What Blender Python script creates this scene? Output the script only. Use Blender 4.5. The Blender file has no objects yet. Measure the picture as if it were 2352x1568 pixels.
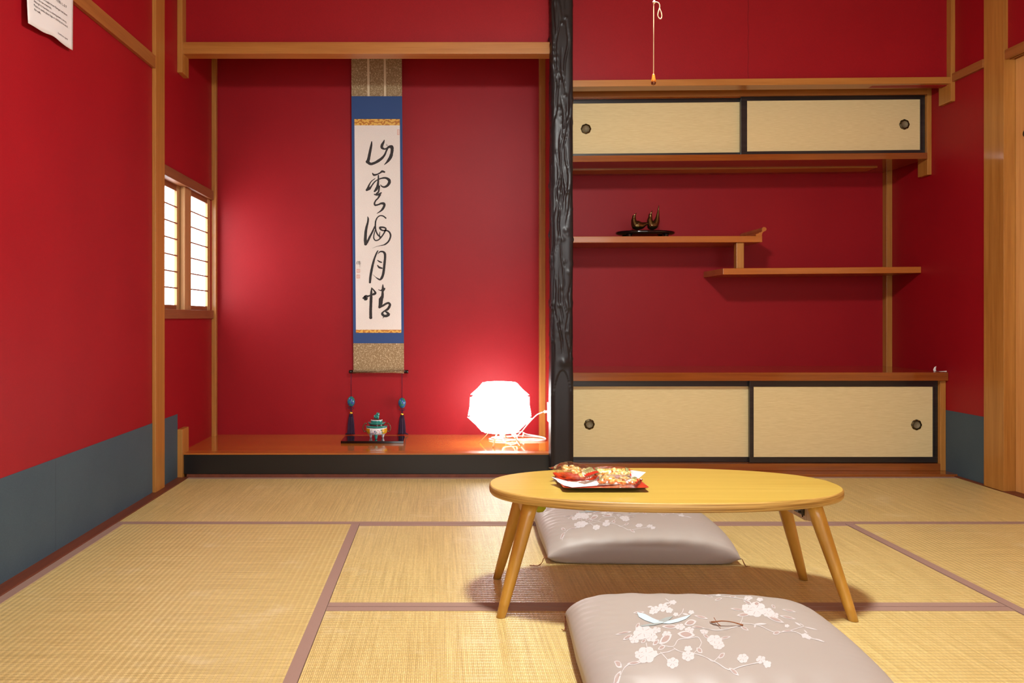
import bpy, bmesh, math, random
from mathutils import Vector, Matrix, noise
from mathutils.bvhtree import BVHTree
random.seed(7)
S = bpy.context.scene
COL = S.collection
PI = math.pi
F = 1950.0; CX = 1012.0; CY = 730.0; H = 0.75

def W(px, py, d):
    """point at depth d seen at photo coordinates px, py (used to survey positions)"""
    return Vector(((px-CX)*d/F, d, H-(py-CY)*d/F))

# ------------------------------------------------------------------ colours and materials
def lin(r, g, b):
    f = lambda c: (c/255/12.92) if c/255 <= .04045 else ((c/255+.055)/1.055)**2.4
    return (f(r), f(g), f(b), 1)

def newmat(name):
    m = bpy.data.materials.new(name); m.use_nodes = True
    nt = m.node_tree; b = nt.nodes['Principled BSDF']
    return m, nt, b

def node(nt, t, **kw):
    n = nt.nodes.new(t)
    for k, v in kw.items():
        if k in n.inputs: n.inputs[k].default_value = v
        else: setattr(n, k, v)
    return n

def coords(nt, scale=(1,1,1), rot=(0,0,0), loc=(0,0,0)):
    tc = node(nt, 'ShaderNodeTexCoord')
    mp = node(nt, 'ShaderNodeMapping')
    mp.inputs['Scale'].default_value = scale
    mp.inputs['Rotation'].default_value = rot
    mp.inputs['Location'].default_value = loc
    nt.links.new(tc.outputs['Object'], mp.inputs['Vector'])
    return mp.outputs['Vector']

def ramp(nt, fac, stops):
    r = node(nt, 'ShaderNodeValToRGB')
    e = r.color_ramp.elements
    e[0].position, e[0].color = stops[0]
    e[1].position, e[1].color = stops[-1]
    for p, c in stops[1:-1]:
        x = e.new(p); x.color = c
    nt.links.new(fac, r.inputs['Fac'])
    return r.outputs['Color']

def bump(nt, b, h, strength=.3, dist=.001):
    n = node(nt, 'ShaderNodeBump')
    n.inputs['Strength'].default_value = strength
    n.inputs['Distance'].default_value = dist
    nt.links.new(h, n.inputs['Height'])
    nt.links.new(n.outputs['Normal'], b.inputs['Normal'])

def plain(name, c, rough=.5, metal=0, spec=.5, coat=0, bumps=0, bscale=200):
    m, nt, b = newmat(name)
    b.inputs['Base Color'].default_value = c
    b.inputs['Roughness'].default_value = rough
    b.inputs['Metallic'].default_value = metal
    b.inputs['Specular IOR Level'].default_value = spec
    b.inputs['Coat Weight'].default_value = coat
    if bumps:
        n = node(nt, 'ShaderNodeTexNoise', Scale=bscale, Detail=3.0)
        nt.links.new(coords(nt), n.inputs['Vector'])
        bump(nt, b, n.outputs['Fac'], bumps, .001)
    return m

def wood(name, dark, light, axis='x', rough=.4, coat=0, freq=1.0, contrast=.5, spec=.5, sheen=0):
    m, nt, b = newmat(name)
    s = {'x': (.9, 22, 22), 'y': (22, .9, 22), 'z': (22, 22, .9)}[axis]
    s = tuple(v*freq for v in s)
    v = coords(nt, s)
    n1 = node(nt, 'ShaderNodeTexNoise', Scale=1.0, Detail=5.0, Roughness=.62, Distortion=.6)
    nt.links.new(v, n1.inputs['Vector'])
    v2 = coords(nt, tuple(x*7 for x in s))
    n2 = node(nt, 'ShaderNodeTexNoise', Scale=1.0, Detail=2.0)
    nt.links.new(v2, n2.inputs['Vector'])
    mx = node(nt, 'ShaderNodeMath', operation='MULTIPLY_ADD')
    nt.links.new(n2.outputs['Fac'], mx.inputs[0]); mx.inputs[1].default_value = .35
    nt.links.new(n1.outputs['Fac'], mx.inputs[2])
    a = .68-contrast*.3; c = .68+contrast*.3
    col = ramp(nt, mx.outputs[0], [(a, dark), (c, light)])
    nt.links.new(col, b.inputs['Base Color'])
    b.inputs['Roughness'].default_value = rough
    b.inputs['Coat Weight'].default_value = coat
    b.inputs['Coat Roughness'].default_value = .08
    b.inputs['Specular IOR Level'].default_value = spec
    bump(nt, b, n2.outputs['Fac'], .12, .0006)
    return m

def wallmat(name, c1, c2, rough=.42, spec=.5):
    m, nt, b = newmat(name)
    n = node(nt, 'ShaderNodeTexNoise', Scale=2.2, Detail=4.0, Roughness=.6)
    nt.links.new(coords(nt), n.inputs['Vector'])
    col = ramp(nt, n.outputs['Fac'], [(.3, c1), (.7, c2)])
    g = node(nt, 'ShaderNodeTexNoise', Scale=420.0, Detail=2.0)
    nt.links.new(coords(nt), g.inputs['Vector'])
    mix = node(nt, 'ShaderNodeMix', data_type='RGBA', blend_type='MULTIPLY')
    mix.inputs['Factor'].default_value = .35
    nt.links.new(col, mix.inputs['A'])
    nt.links.new(ramp(nt, g.outputs['Fac'], [(.35, (.62,.62,.62,1)), (.65, (1.15,1.15,1.15,1))]), mix.inputs['B'])
    nt.links.new(mix.outputs['Result'], b.inputs['Base Color'])
    b.inputs['Roughness'].default_value = rough
    b.inputs['Specular IOR Level'].default_value = spec
    bump(nt, b, g.outputs['Fac'], .18, .0008)
    return m

def tatami(name, strand):
    """woven rush: strands run along `strand`, warp ribs every 16 mm"""
    m, nt, b = newmat(name)
    rot = (0, 0, PI/2) if strand == 'y' else (0, 0, 0)
    v = coords(nt, (1,1,1), rot)
    br = node(nt, 'ShaderNodeTexBrick')
    br.offset = .5; br.squash = 1
    br.inputs['Scale'].default_value = 1
    br.inputs['Brick Width'].default_value = .016
    br.inputs['Row Height'].default_value = .0042
    br.inputs['Mortar Size'].default_value = .0004
    br.inputs['Mortar Smooth'].default_value = .6
    br.inputs['Color1'].default_value = lin(232,208,140)
    br.inputs['Color2'].default_value = lin(222,196,126)
    br.inputs['Mortar'].default_value = lin(186,154,90)
    nt.links.new(v, br.inputs['Vector'])
    # long strand colour drift
    s = (3, 160, 1) if strand == 'x' else (160, 3, 1)
    n = node(nt, 'ShaderNodeTexNoise', Scale=1.0, Detail=3.0)
    nt.links.new(coords(nt, s), n.inputs['Vector'])
    mix = node(nt, 'ShaderNodeMix', data_type='RGBA', blend_type='MULTIPLY')
    mix.inputs['Factor'].default_value = .8
    nt.links.new(br.outputs['Color'], mix.inputs['A'])
    nt.links.new(ramp(nt, n.outputs['Fac'], [(.3, (.74,.70,.62,1)), (.65, (1.06,1.06,1.08,1))]), mix.inputs['B'])
    # worn pale patches
    n3 = node(nt, 'ShaderNodeTexNoise', Scale=5.0, Detail=6.0, Roughness=.7)
    nt.links.new(coords(nt, (1, 1.6, 1)), n3.inputs['Vector'])
    mix2 = node(nt, 'ShaderNodeMix', data_type='RGBA', blend_type='MIX')
    nt.links.new(ramp(nt, n3.outputs['Fac'], [(.58, (0,0,0,1)), (.72, (.5,.5,.5,1))]), mix2.inputs['Factor'])
    nt.links.new(mix.outputs['Result'], mix2.inputs['A'])
    mix2.inputs['B'].default_value = lin(234,216,168)
    nt.links.new(mix2.outputs['Result'], b.inputs['Base Color'])
    b.inputs['Roughness'].default_value = .38
    b.inputs['Specular IOR Level'].default_value = .55
    # rib height
    wv = node(nt, 'ShaderNodeTexWave', wave_type='BANDS')
    wv.bands_direction = 'X' if strand == 'x' else 'Y'
    wv.inputs['Scale'].default_value = 1/.016/ (2*PI) * 2*PI/ 3.1831 if False else 19.6
    wv.inputs['Distortion'].default_value = .25
    wv.inputs['Detail'].default_value = 1
    nt.links.new(coords(nt), wv.inputs['Vector'])
    ma = node(nt, 'ShaderNodeMath', operation='SUBTRACT')
    nt.links.new(wv.outputs['Fac'], ma.inputs[0]); nt.links.new(br.outputs['Fac'], ma.inputs[1])
    bump(nt, b, ma.outputs[0], .8, .0011)
    return m

def emis(name, c, strength, base=(.9,.9,.9,1)):
    m, nt, b = newmat(name)
    b.inputs['Base Color'].default_value = base
    b.inputs['Emission Color'].default_value = c
    b.inputs['Emission Strength'].default_value = strength
    b.inputs['Roughness'].default_value = .6
    return m

RED = wallmat('red_plaster', (.30,.0035,.0095,1), (.335,.005,.011,1), .5, .26)
GREY = wallmat('blue_grey_paper', lin(60,80,92), lin(70,89,99), .6, .35)
POST = wood('honey_post_wood', lin(152,94,32), lin(194,136,64), 'z', .38, .15, contrast=1.0)
BEAMX = wood('honey_beam_wood', lin(152,90,30), lin(190,130,60), 'x', .38, .15, contrast=1.0)
BEAMY = wood('honey_rail_wood', lin(136,78,32), lin(172,110,54), 'y', .4, .15, contrast=1.0)
SHELFW = wood('orange_shelf_wood', lin(158,84,26), lin(190,112,42), 'x', .28, .3, contrast=.9)
GLOSSW = wood('lacquered_board_wood', lin(168,92,20), lin(216,136,44), 'x', .12, .8, freq=.6, contrast=.9)
CABTOP = wood('cabinet_top_wood', lin(122,60,18), lin(156,86,30), 'x', .14, .7, contrast=.9)
DKWOOD = wood('dark_brown_strip_wood', lin(92,42,24), lin(122,62,36), 'y', .5, 0, contrast=.8)
DOORW = wood('pale_door_wood', lin(196,132,66), lin(222,166,98), 'z', .4, .1, contrast=.9)
BLKFR = wood('black_lacquer_frame', lin(17,14,13), lin(42,36,33), 'x', .35, .3, freq=2)
BLACK = plain('black_lacquer_beam', lin(26,24,23), .28, bumps=.05, spec=.5)
PILLAR = plain('black_polished_log', lin(34,30,31), .37, spec=.34, coat=0)
WINW = wood('window_sash_wood', lin(160,112,66), lin(196,150,98), 'z', .5, 0, contrast=.9)
WINR = wood('window_rail_wood', lin(120,68,36), lin(150,92,52), 'y', .5, 0, contrast=.9)
TAT_Y = tatami('rush_mat_across', 'y')
TAT_X = tatami('rush_mat_along', 'x')
HERI = plain('mauve_cloth_border', lin(158,126,112), .75, bumps=.4, bscale=900)
PLASTIC = plain('white_plastic', lin(238,236,230), .4)
CEIL = wood('pale_cedar_ceiling', lin(196,168,126), lin(220,196,158), 'y', .6, 0, contrast=.6)
FILLGLOW = emis('fill_panel_glow', (.93, .98, 1, 1), 3.2)  # glow of the added fill panel behind the camera
WINGLOW = emis('daylit_frosted_glass', (.93, .97, 1, 1), 5.0)
BRONZE = plain('dark_bronze', lin(70,58,36), .35, .8)
BRONZE2 = plain('dull_bronze_cup', lin(124,112,84), .6, 0)
GOLD = plain('gold', lin(235,190,60), .25, .9)

# door paper: fine horizontal weave
def fusuma():
    m, nt, b = newmat('cream_door_paper')
    n = node(nt, 'ShaderNodeTexNoise', Scale=1.0, Detail=3.0)
    nt.links.new(coords(nt, (25, 25, 700)), n.inputs['Vector'])
    col = ramp(nt, n.outputs['Fac'], [(.3, lin(214,192,138)), (.7, lin(229,210,158))])
    nt.links.new(col, b.inputs['Base Color'])
    b.inputs['Roughness'].default_value = .65
    bump(nt, b, n.outputs['Fac'], .2, .0005)
    return m
FUSUMA = fusuma()

# ------------------------------------------------------------------ mesh helpers
def bm_box(bm, x0, x1, y0, y1, z0, z1, mi=0):
    vs = [bm.verts.new((x, y, z)) for z in (z0, z1) for y in (y0, y1) for x in (x0, x1)]
    for q in ((0,2,3,1), (4,5,7,6), (0,1,5,4), (2,6,7,3), (0,4,6,2), (1,3,7,5)):
        f = bm.faces.new([vs[i] for i in q]); f.material_index = mi

def frame(d):
    d = d.normalized()
    up = Vector((0,0,1)) if abs(d.z) < .9 else Vector((0,1,0))
    a = d.cross(up).normalized(); b = a.cross(d).normalized()
    return a, b

def bm_sweep(bm, pts, rad, n=10, mi=0, flat=1.0, caps=True, closed=False):
    pts = [Vector(p) for p in pts]
    if not hasattr(rad, '__len__'): rad = [rad]*len(pts)
    rings = []; pa = None
    N = len(pts)
    for i, p in enumerate(pts):
        if closed: d = pts[(i+1) % N]-pts[i-1]
        else: d = pts[min(i+1, N-1)]-pts[max(i-1, 0)]
        if d.length < 1e-9: d = Vector((0,0,1))
        d.normalize()
        if pa is None: a, b = frame(d)
        else:
            a = pa-d*pa.dot(d)
            if a.length < 1e-6: a, b = frame(d)
            a.normalize(); b = d.cross(a)
        pa = a
        rings.append([bm.verts.new(p+a*math.cos(2*PI*k/n)*rad[i]+b*math.sin(2*PI*k/n)*rad[i]*flat) for k in range(n)])
    fs = []
    for i in range(N if closed else N-1):
        A = rings[i]; B = rings[(i+1) % N]
        for k in range(n):
            f = bm.faces.new([A[k], A[(k+1) % n], B[(k+1) % n], B[k]]); f.material_index = mi; f.smooth = True
    if caps and not closed:
        f = bm.faces.new(rings[0][::-1]); f.material_index = mi
        f = bm.faces.new(rings[-1]); f.material_index = mi

def bm_lathe(bm, prof, c=(0,0,0), n=32, mi=0, sx=1, sy=1, lobes=None, caps=(True, True)):
    c = Vector(c); rings = []
    for r, z in prof:
        ring = []
        for k in range(n):
            a = 2*PI*k/n
            rr = r*(1+(lobes(a) if lobes else 0))
            ring.append(bm.verts.new(c+Vector((rr*math.cos(a)*sx, rr*math.sin(a)*sy, z))))
        rings.append(ring)
    for A, B in zip(rings, rings[1:]):
        for k in range(n):
            f = bm.faces.new([A[k], A[(k+1) % n], B[(k+1) % n], B[k]]); f.smooth = True; f.material_index = mi
    for R, rv in [q for q, c_ in zip(((rings[0], True), (rings[-1], False)), caps) if c_]:
        f = bm.faces.new(R[::-1] if rv else R); f.material_index = mi
    return rings

def bm_prism(bm, poly, depth, mi=0):
    """poly: list of 3D points (planar), depth: extrusion vector"""
    d = Vector(depth)
    a = [bm.verts.new(Vector(p)) for p in poly]; b = [bm.verts.new(Vector(p)+d) for p in poly]
    n = len(a)
    f = bm.faces.new(a); f.material_index = mi
    f = bm.faces.new(b[::-1]); f.material_index = mi
    for k in range(n):
        f = bm.faces.new([a[(k+1) % n], a[k], b[k], b[(k+1) % n]]); f.material_index = mi

def bm_blob(bm, c, r, sub=2, amp=.12, seed=0, mi=0):
    res = bmesh.ops.create_icosphere(bm, subdivisions=sub, radius=1)
    r = Vector(r) if hasattr(r, '__len__') else Vector((r,r,r)); c = Vector(c)
    for v in res['verts']:
        k = 1+amp*noise.noise(v.co*1.7+Vector((seed*3.1, seed*1.7, seed)))*2
        v.co = Vector((v.co.x*r.x, v.co.y*r.y, v.co.z*r.z))*k+c
    for v in res['verts']:
        for f in v.link_faces: f.smooth = True; f.material_index = mi

def smooth_path(P, sub=8, closed=False):
    P = [Vector(p) for p in P]; out = []
    n = len(P)
    for i in range(n-1):
        p0 = P[max(i-1,0)]; p1 = P[i]; p2 = P[i+1]; p3 = P[min(i+2, n-1)]
        for s in range(sub):
            u = s/sub
            out.append(.5*((2*p1)+(p2-p0)*u+(2*p0-5*p1+4*p2-p3)*u*u+(3*p1-p0-3*p2+p3)*u**3))
    out.append(P[-1]); return out

def world_of(o):
    p = Vector((0,0,0))
    while o: p += o.location; o = o.parent
    return p

def link(name, bm, mats, parent=None, label=None, shear=None, bevel=0, smooth=False, origin=True, fixn=True):
    """turn a bmesh in world coordinates into one object; origin goes to its base (or to the parent's)"""
    if shear:
        x0, k, ax = shear
        for v in bm.verts: v.co.z += (v.co[ax]-x0)*k
    if fixn: bmesh.ops.recalc_face_normals(bm, faces=bm.faces)
    if bevel:
        bmesh.ops.bevel(bm, geom=list(bm.edges), offset=bevel, segments=2, affect='EDGES', profile=.6)
    me = bpy.data.meshes.new(name)
    o = bpy.data.objects.new(name, me); COL.objects.link(o)
    if parent is not None:
        off = world_of(parent); o.parent = parent
    elif origin and len(bm.verts):
        xs = [v.co for v in bm.verts]
        mn = [min(c[i] for c in xs) for i in range(3)]; mxx = [max(c[i] for c in xs) for i in range(3)]
        off = Vector(((mn[0]+mxx[0])/2, (mn[1]+mxx[1])/2, mn[2])); o.location = off
    else: off = Vector((0,0,0))
    for v in bm.verts: v.co -= off
    bm.to_mesh(me); bm.free()
    for m in (mats if isinstance(mats, (list, tuple)) else [mats]): me.materials.append(m)
    if smooth:
        for p in me.polygons: p.use_smooth = True
    if label: o['label'] = label
    return o

def box(name, x0, x1, y0, y1, z0, z1, mat, parent=None, bevel=.0015, shear=None, label=None):
    bm = bmesh.new(); bm_box(bm, x0, x1, y0, y1, z0, z1)
    return link(name, bm, mat, parent, label, shear, bevel)

def struct(o): o['kind'] = 'structure'; return o
def tag(o, label, cat, group=None):
    o['label'] = label; o['category'] = cat
    if group: o['group'] = group
    return o
def empty(name, loc, label=None, cat=None, group=None, kind=None):
    o = bpy.data.objects.new(name, None); COL.objects.link(o); o.location = loc
    o.empty_display_size = .05
    if label: tag(o, label, cat, group)
    if kind: o['kind'] = kind
    return o

XL = -1.2345; XR = 2.441; YB = 4.63; ZC = 2.46; YF = -1.3
# ------------------------------------------------------------------ room shell
bm = bmesh.new()   # left wall with window opening
wy0, wy1, wz0, wz1 = 3.78, 4.575, .775, 1.40
bm_box(bm, XL-.08, XL, YF, wy0, -.06, ZC)
bm_box(bm, XL-.08, XL, wy1, YB+.08, -.06, ZC)
bm_box(bm, XL-.08, XL, wy0, wy1, -.06, wz0)
bm_box(bm, XL-.08, XL, wy0, wy1, wz1, ZC)
struct(link('wall_left', bm, RED))
struct(box('wall_back', XL, XR, YB, YB+.08, -.06, ZC, RED, bevel=0))
bm = bmesh.new()
bm_box(bm, XR, XR+.08, 3.70, YB+.08, -.06, ZC)
bm_box(bm, XR+.008, XR+.08, YF, 3.70, 1.90, ZC)
bm_box(bm, XR+.008, XR+.08, YF, 1.9, -.06, 1.90)
struct(link('wall_right', bm, RED))
struct(box('wall_alcove_side', .5675, .605, 4.03, YB, -.05, ZC, RED, bevel=0))
struct(box('wall_over_alcove', XL, .56, 4.035, 4.075, 2.03, ZC, RED, bevel=0))
struct(box('wall_over_shelves', .56, XR, 4.06, 4.10, 1.86, ZC, RED, bevel=0))
bm = bmesh.new()   # wall behind the camera with an opening for the added fill panel
bm_box(bm, XL-.08, -.6, YF-.08, YF, -.06, ZC); bm_box(bm, 2.0, XR+.08, YF-.08, YF, -.06, ZC)
bm_box(bm, -.6, 2.0, YF-.08, YF, -.06, .35); bm_box(bm, -.6, 2.0, YF-.08, YF, 2.05, ZC)
struct(link('wall_front', bm, RED))
bm = bmesh.new()
bm_box(bm, XL-.08, XR+.08, YF-.08, YB+.08, ZC, ZC+.04)
for i in range(9):
    x = XL+.2+i*.42; bm_box(bm, x, x+.025, YF, YB, ZC-.022, ZC)
struct(link('ceiling', bm, CEIL))
bm = bmesh.new()
bm_box(bm, XL-.08, XR+.08, YF-.08, YB+.08, -.10, -.055, 1)
bm_box(bm, XL, XR+.06, YF, 1.276, -.055, 0, 0)
bm_box(bm, XL, XR, 4.006, YB, -.055, -.002, 1)
struct(link('floor', bm, [TAT_Y, DKWOOD]))

# added glowing panel behind the camera, built like a paper window for fill light
w2 = empty('fill_panel', (.7, YF-.04, .35), kind='structure')
box('glowing_pane', -.6, 2.0, YF-.05, YF-.045, .35, 2.05, FILLGLOW, w2, 0)  # emissive sheet added to brighten the room from behind
bm = bmesh.new()
for i in range(5):
    x = -.6+i*.64; bm_box(bm, x, x+.04, YF-.04, YF-.01, .35, 2.05)
for i in range(6):
    z = .35+i*.334; bm_box(bm, -.6, 2.0, YF-.035, YF-.02, z, z+.02)
link('fill_panel_lattice', bm, WINW, w2)

# grey-blue dado papers
bm = bmesh.new(); bm_box(bm, XL, XL+.0015, YF, 3.98, 0, .30)
struct(link('baseboard_left', bm, GREY))
bm = bmesh.new(); bm_box(bm, XR-.0015, XR, 3.80, 4.11, 0, .306)
struct(link('baseboard_right', bm, GREY))

# timber trim
tn = [0]
def trim(*a, **k):
    tn[0] += 1
    return struct(box('trim_%d' % tn[0], *a, **k))
trim(XL, XL+.0155, 3.632, 3.752, 0, ZC, POST)                     # left pillar
trim(XL, XL+.0245, 3.978, 4.08, 0, .228, POST)                    # short foot post
trim(XL, XL+.0245, 3.978, 4.08, 1.90, ZC, POST)                   # hanging post
trim(XL, XL+.024, 4.575, 4.605, .1, ZC, POST)                     # corner post of the alcove
trim(.535, .5675, 4.595, YB, .1, ZC, POST)                        # right corner post of the alcove
trim(XL+.02, .53, 3.995, 4.075, 1.993, 2.048, BEAMX)              # beam over the alcove
trim(XL, XL+.0155, YF, 3.632, 1.806, 1.860, BEAMY, shear=(3.0, .018, 1))   # picture rail left
trim(XL, -1.185, YF, 3.99, -.05, .004, DKWOOD, bevel=.001)        # strip along the mats
trim(.62, XR-.018, 4.03, 4.115, 1.847, 1.878, BEAMX, shear=(.62, .009, 0))       # beam over the shelves
trim(XR-.021, XR, 4.027, 4.125, 1.778, ZC, POST)                  # hanging post right
trim(XR-.031, XR, 4.588, YB, .48, 1.56, POST)                     # corner post
trim(XR-.016, XR, 3.80, 4.03, 1.87, 1.908, BEAMY)                 # rail right
trim(XR-.010, XR+.05, 3.665, 3.80, 0, ZC, POST)                   # right pillar
trim(XR-.014, XR+.06, YF, 3.665, 0.0-.05, .003, DKWOOD, bevel=.001)  # door track
trim(XR-.016, XR, 3.80, 4.03, -.05, .006, DKWOOD, bevel=.001)
trim(.60, XR, 4.006, 4.10, -.05, .0125, CABTOP)                   # sill under cabinet
trim(XL+.04, .53, 3.992, 4.01, -.05, .0150, DKWOOD, bevel=.001)   # strip under the platform
bm = bmesh.new()                                                  # grooved lintel over the side door
bm_box(bm, XR-.007, XR+.008, 1.9, 3.665, 1.865, 1.905)
for a, b_, z in ((.008, .016, 1.875), (.016, .026, 1.865), (.026, .036, 1.875), (.036, .05, 1.865), (.05,.06,1.875)):
    bm_box(bm, XR+a, XR+b_, 1.9, 3.665, z, 1.905)
tn[0] += 1; struct(link('trim_%d' % tn[0], bm, BEAMY))

# side door
dr = empty('door_1', (XR+.045, 2.8, .003), kind='structure')
bm = bmesh.new(); bm_box(bm, XR+.040, XR+.060, 1.9, 3.662, .003, 1.875)
for i in range(12): bm_box(bm, XR+.0388, XR+.040, 1.95+i*.145, 1.953+i*.145, .003, 1.865)
link('door_panel', bm, DOORW, dr)
bm = bmesh.new(); bm_lathe(bm, [(.020,0),(.020,.004),(.014,.012),(.010,.012)], n=20)
bmesh.ops.rotate(bm, verts=bm.verts, cent=(0,0,0), matrix=Matrix.Rotation(-PI/2, 3, 'Y'))
bmesh.ops.translate(bm, verts=bm.verts, vec=(XR+.040, 3.588, 1.53))
link('door_handle', bm, BRONZE, dr)

# ------------------------------------------------------------------ window in the left wall
w1 = empty('window_1', (XL-.02, 4.18, .775), kind='structure')
box('window_head', XL-.05, XL+.012, 3.76, 4.575, 1.385, 1.432, WINR, w1)
box('window_sill', XL-.05, XL+.012, 3.76, 4.575, .747, .790, WINR, w1)
def sash(y0, y1, x0, x1, sl, sr):
    bm = bmesh.new()
    bm_box(bm, x0, x1, y0, y0+sl, .79, 1.385); bm_box(bm, x0, x1, y1-sr, y1, .79, 1.385)
    s = link('sash', bm, WINW, w1, bevel=.001)
    bm = bmesh.new()
    bm_box(bm, x0+.002, x1-.002, y0+sl, y1-sr, 1.358, 1.385); bm_box(bm, x0+.002, x1-.002, y0+sl, y1-sr, .79, .812)
    link('sash_rail', bm, WINR, s)
    for k in range(6):
        z = .893+k*.0775
        box('glazing_bar', x1-.008, x1+.0005, y0+sl, y1-sr+.012, z-.003, z+.003, WINR, s, 0)
    box('glowing_pane', x0+.006, x0+.009, y0+sl-.002, y1-sr+.002, .80, 1.37, WINGLOW, s, 0)
sash(3.80, 4.150, XL-.052, XL-.030, .05, .078)
sash(4.118, 4.5748, XL-.028, XL-.006, .104, .055)

# ------------------------------------------------------------------ tatami mats
def mat_thing(x0, x1, y0, y1, long_, borders, label):
    t = empty('tatami_mat', ((x0+x1)/2, (y0+y1)/2, -.055), label, 'tatami mat', 'tatami mats covering the floor')
    hw = .029
    g = .0008
    bx0, bx1, by0, by1 = x0+g, x1-g, y0+g, y1-g
    box('rush_mat', bx0, bx1, by0, by1, -.055, 0, TAT_Y if long_ == 'x' else TAT_X, t, .001)
    for s in borders:
        bm = bmesh.new()
        if s == 'f': bm_box(bm, bx0, bx1, by0-.0002, by0+hw, -.054, .0012)
        if s == 'b': bm_box(bm, bx0, bx1, by1-hw, by1+.0002, -.054, .0012)
        if s == 'l': bm_box(bm, bx0-.0002, bx0+hw, by0, by1, -.054, .0012)
        if s == 'r': bm_box(bm, bx1-hw, bx1+.0002, by0, by1, -.054, .0012)
        link('cloth_border', bm, HERI, t, bevel=.0006)
mat_thing(-1.185, .63, 3.095, 3.992, 'x', 'fb', 'straw tatami mat lying along the foot of the scroll alcove')
mat_thing(.63, 2.425, 3.095, 4.006, 'x', 'fb', 'straw tatami mat lying along the foot of the lower cabinet')
mat_thing(-1.185, -.325+.03, 1.28, 3.093, 'y', 'lr', 'straw tatami mat running along the left red wall')
mat_thing(-.295, 1.472, 2.206, 3.093, 'x', 'fb', 'straw tatami mat under the far half of the table and the rear cushion')
mat_thing(1.474, 2.425, 1.28, 3.093, 'y', 'l', 'straw tatami mat running along the right wall beside the wooden door')
mat_thing(-.295, 1.472, 1.28, 2.204, 'x', 'fb', 'straw tatami mat under the nearest cushion at the bottom of the view')

# ------------------------------------------------------------------ alcove platform
ap = empty('alcove_platform', (-.33, 4.3, 0), 'raised alcove platform with glossy orange board and black front beam', 'platform')
box('front_beam', XL+.024, .53, 3.998, 4.05, .0152, .1065, BLACK, ap, .002)
box('front_lip', XL+.024, .53, 3.995, 4.06, .1065, .114, SHELFW, ap, .001)
box('floor_board', XL, .5675, 4.0602, YB, .09, .1145, GLOSSW, ap, .0006)

# black log pillar
def pillar():
    bm = bmesh.new()
    cx, cy, hw = .5645, 3.985, .0545
    n = 96; nz = 620; z0, z1 = 0.0, ZC
    rnd = random.Random(5)
    bumps = [(rnd.uniform(0, 2*PI), rnd.uniform(.56, 2.4), rnd.uniform(.007, .014), rnd.uniform(.0015, .0042)) for _ in range(190)]
    bumps.append((-PI/2+.15, .545, .02, .008))
    groove = [(rnd.uniform(0, 2*PI), rnd.uniform(.6, 2.4), rnd.uniform(.08, .22), rnd.uniform(.05, .11), rnd.uniform(.003, .0055), rnd.uniform(0, 6)) for _ in range(120)]
    byz = {}
    rings = []
    for j in range(nz+1):
        z = z0+(z1-z0)*j/nz; ring = []
        nb = [b for b in bumps if abs(b[1]-z) < b[2]*3.2]
        ng = [g for g in groove if abs(g[1]-z) < g[2]]
        for i in range(n):
            a = 2*PI*i/n
            ca, sa = math.cos(a), math.sin(a)
            p = 5.0
            r = hw/((abs(ca)**p+abs(sa)**p)**(1/p))
            dr_ = 0.0
            fade = min(1, max(0, (z-.46)/.12))
            dr_ -= fade*.003
            dr_ += fade*.003*noise.noise(Vector((ca*1.2, sa*1.2, z*4)))
            for (ba, bz, bs, bh) in nb:
                da = (a-ba+PI) % (2*PI)-PI
                q = (da*hw)**2+(z-bz)**2
                dr_ += bh*math.exp(-q/(bs*bs))*1.0
            for (ga, gz, gl, gw, gd, gp) in ng:
                t = (z-gz)/gl
                ctr = ga+.18*math.sin(z*14+gp)+.05*math.sin(z*40+gp*2)
                da = (a-ctr+PI) % (2*PI)-PI
                wloc = gw*(1-t*t)**.7+1e-4
                if abs(da) < wloc:
                    dr_ -= gd*(1-(da/wloc)**2)**.6*(1-t*t)
            # cut flat face below an arch on the front
            if abs((a+PI/2+PI) % (2*PI)-PI) < .8:
                x = r*ca
                arch = .508-(x/.048)**2*.12 if abs(x) < .048 else .0
                if z < arch: dr_ = -.0045
            r = r+dr_
            ring.append(bm.verts.new((cx+r*ca, cy+r*sa, z)))
        rings.append(ring)
    for A, B in zip(rings, rings[1:]):
        for k in range(n):
            f = bm.faces.new([A[k], A[(k+1) % n], B[(k+1) % n], B[k]]); f.smooth = True
    bm.faces.new(rings[0][::-1]); bm.faces.new(rings[-1])
    o = link('alcove_pillar', bm, PILLAR)
    tag(o, 'black polished log pillar with knotted grooved surface between alcove and shelves', 'pillar')
pillar()

# ------------------------------------------------------------------ cabinets
def finger_pull(parent, x, z, yf, r=.0255):
    bm = bmesh.new()
    prof = [(r*.98, 0), (r, .002), (r*.93, .0042), (r*.80, .0036), (r*.74, .005), (r*.66, .005), (r*.62, -.001), (r*.58, -.004), (.0001, -.0045)]
    bm_lathe(bm, prof[:6], n=48, lobes=lambda a: .03*math.cos(8*a), caps=(True, False))
    inner = [(r*.66, .005), (r*.62, .0012), (.0005, .0008)]
    bm_lathe(bm, inner, n=32, mi=1, caps=(False, True))
    for k in range(8):
        a = PI/8+k*PI/4
        bm_blob(bm, (r*.86*math.cos(a), r*.86*math.sin(a), .0045), .0016, 1, 0, mi=2)
    bmesh.ops.rotate(bm, verts=bm.verts, cent=(0,0,0), matrix=Matrix.Rotation(PI/2, 3, 'X'))
    bmesh.ops.translate(bm, verts=bm.verts, vec=(x, yf, z))
    return link('finger_pull', bm, [BRONZE, BRONZE2, GOLD], parent)

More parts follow.
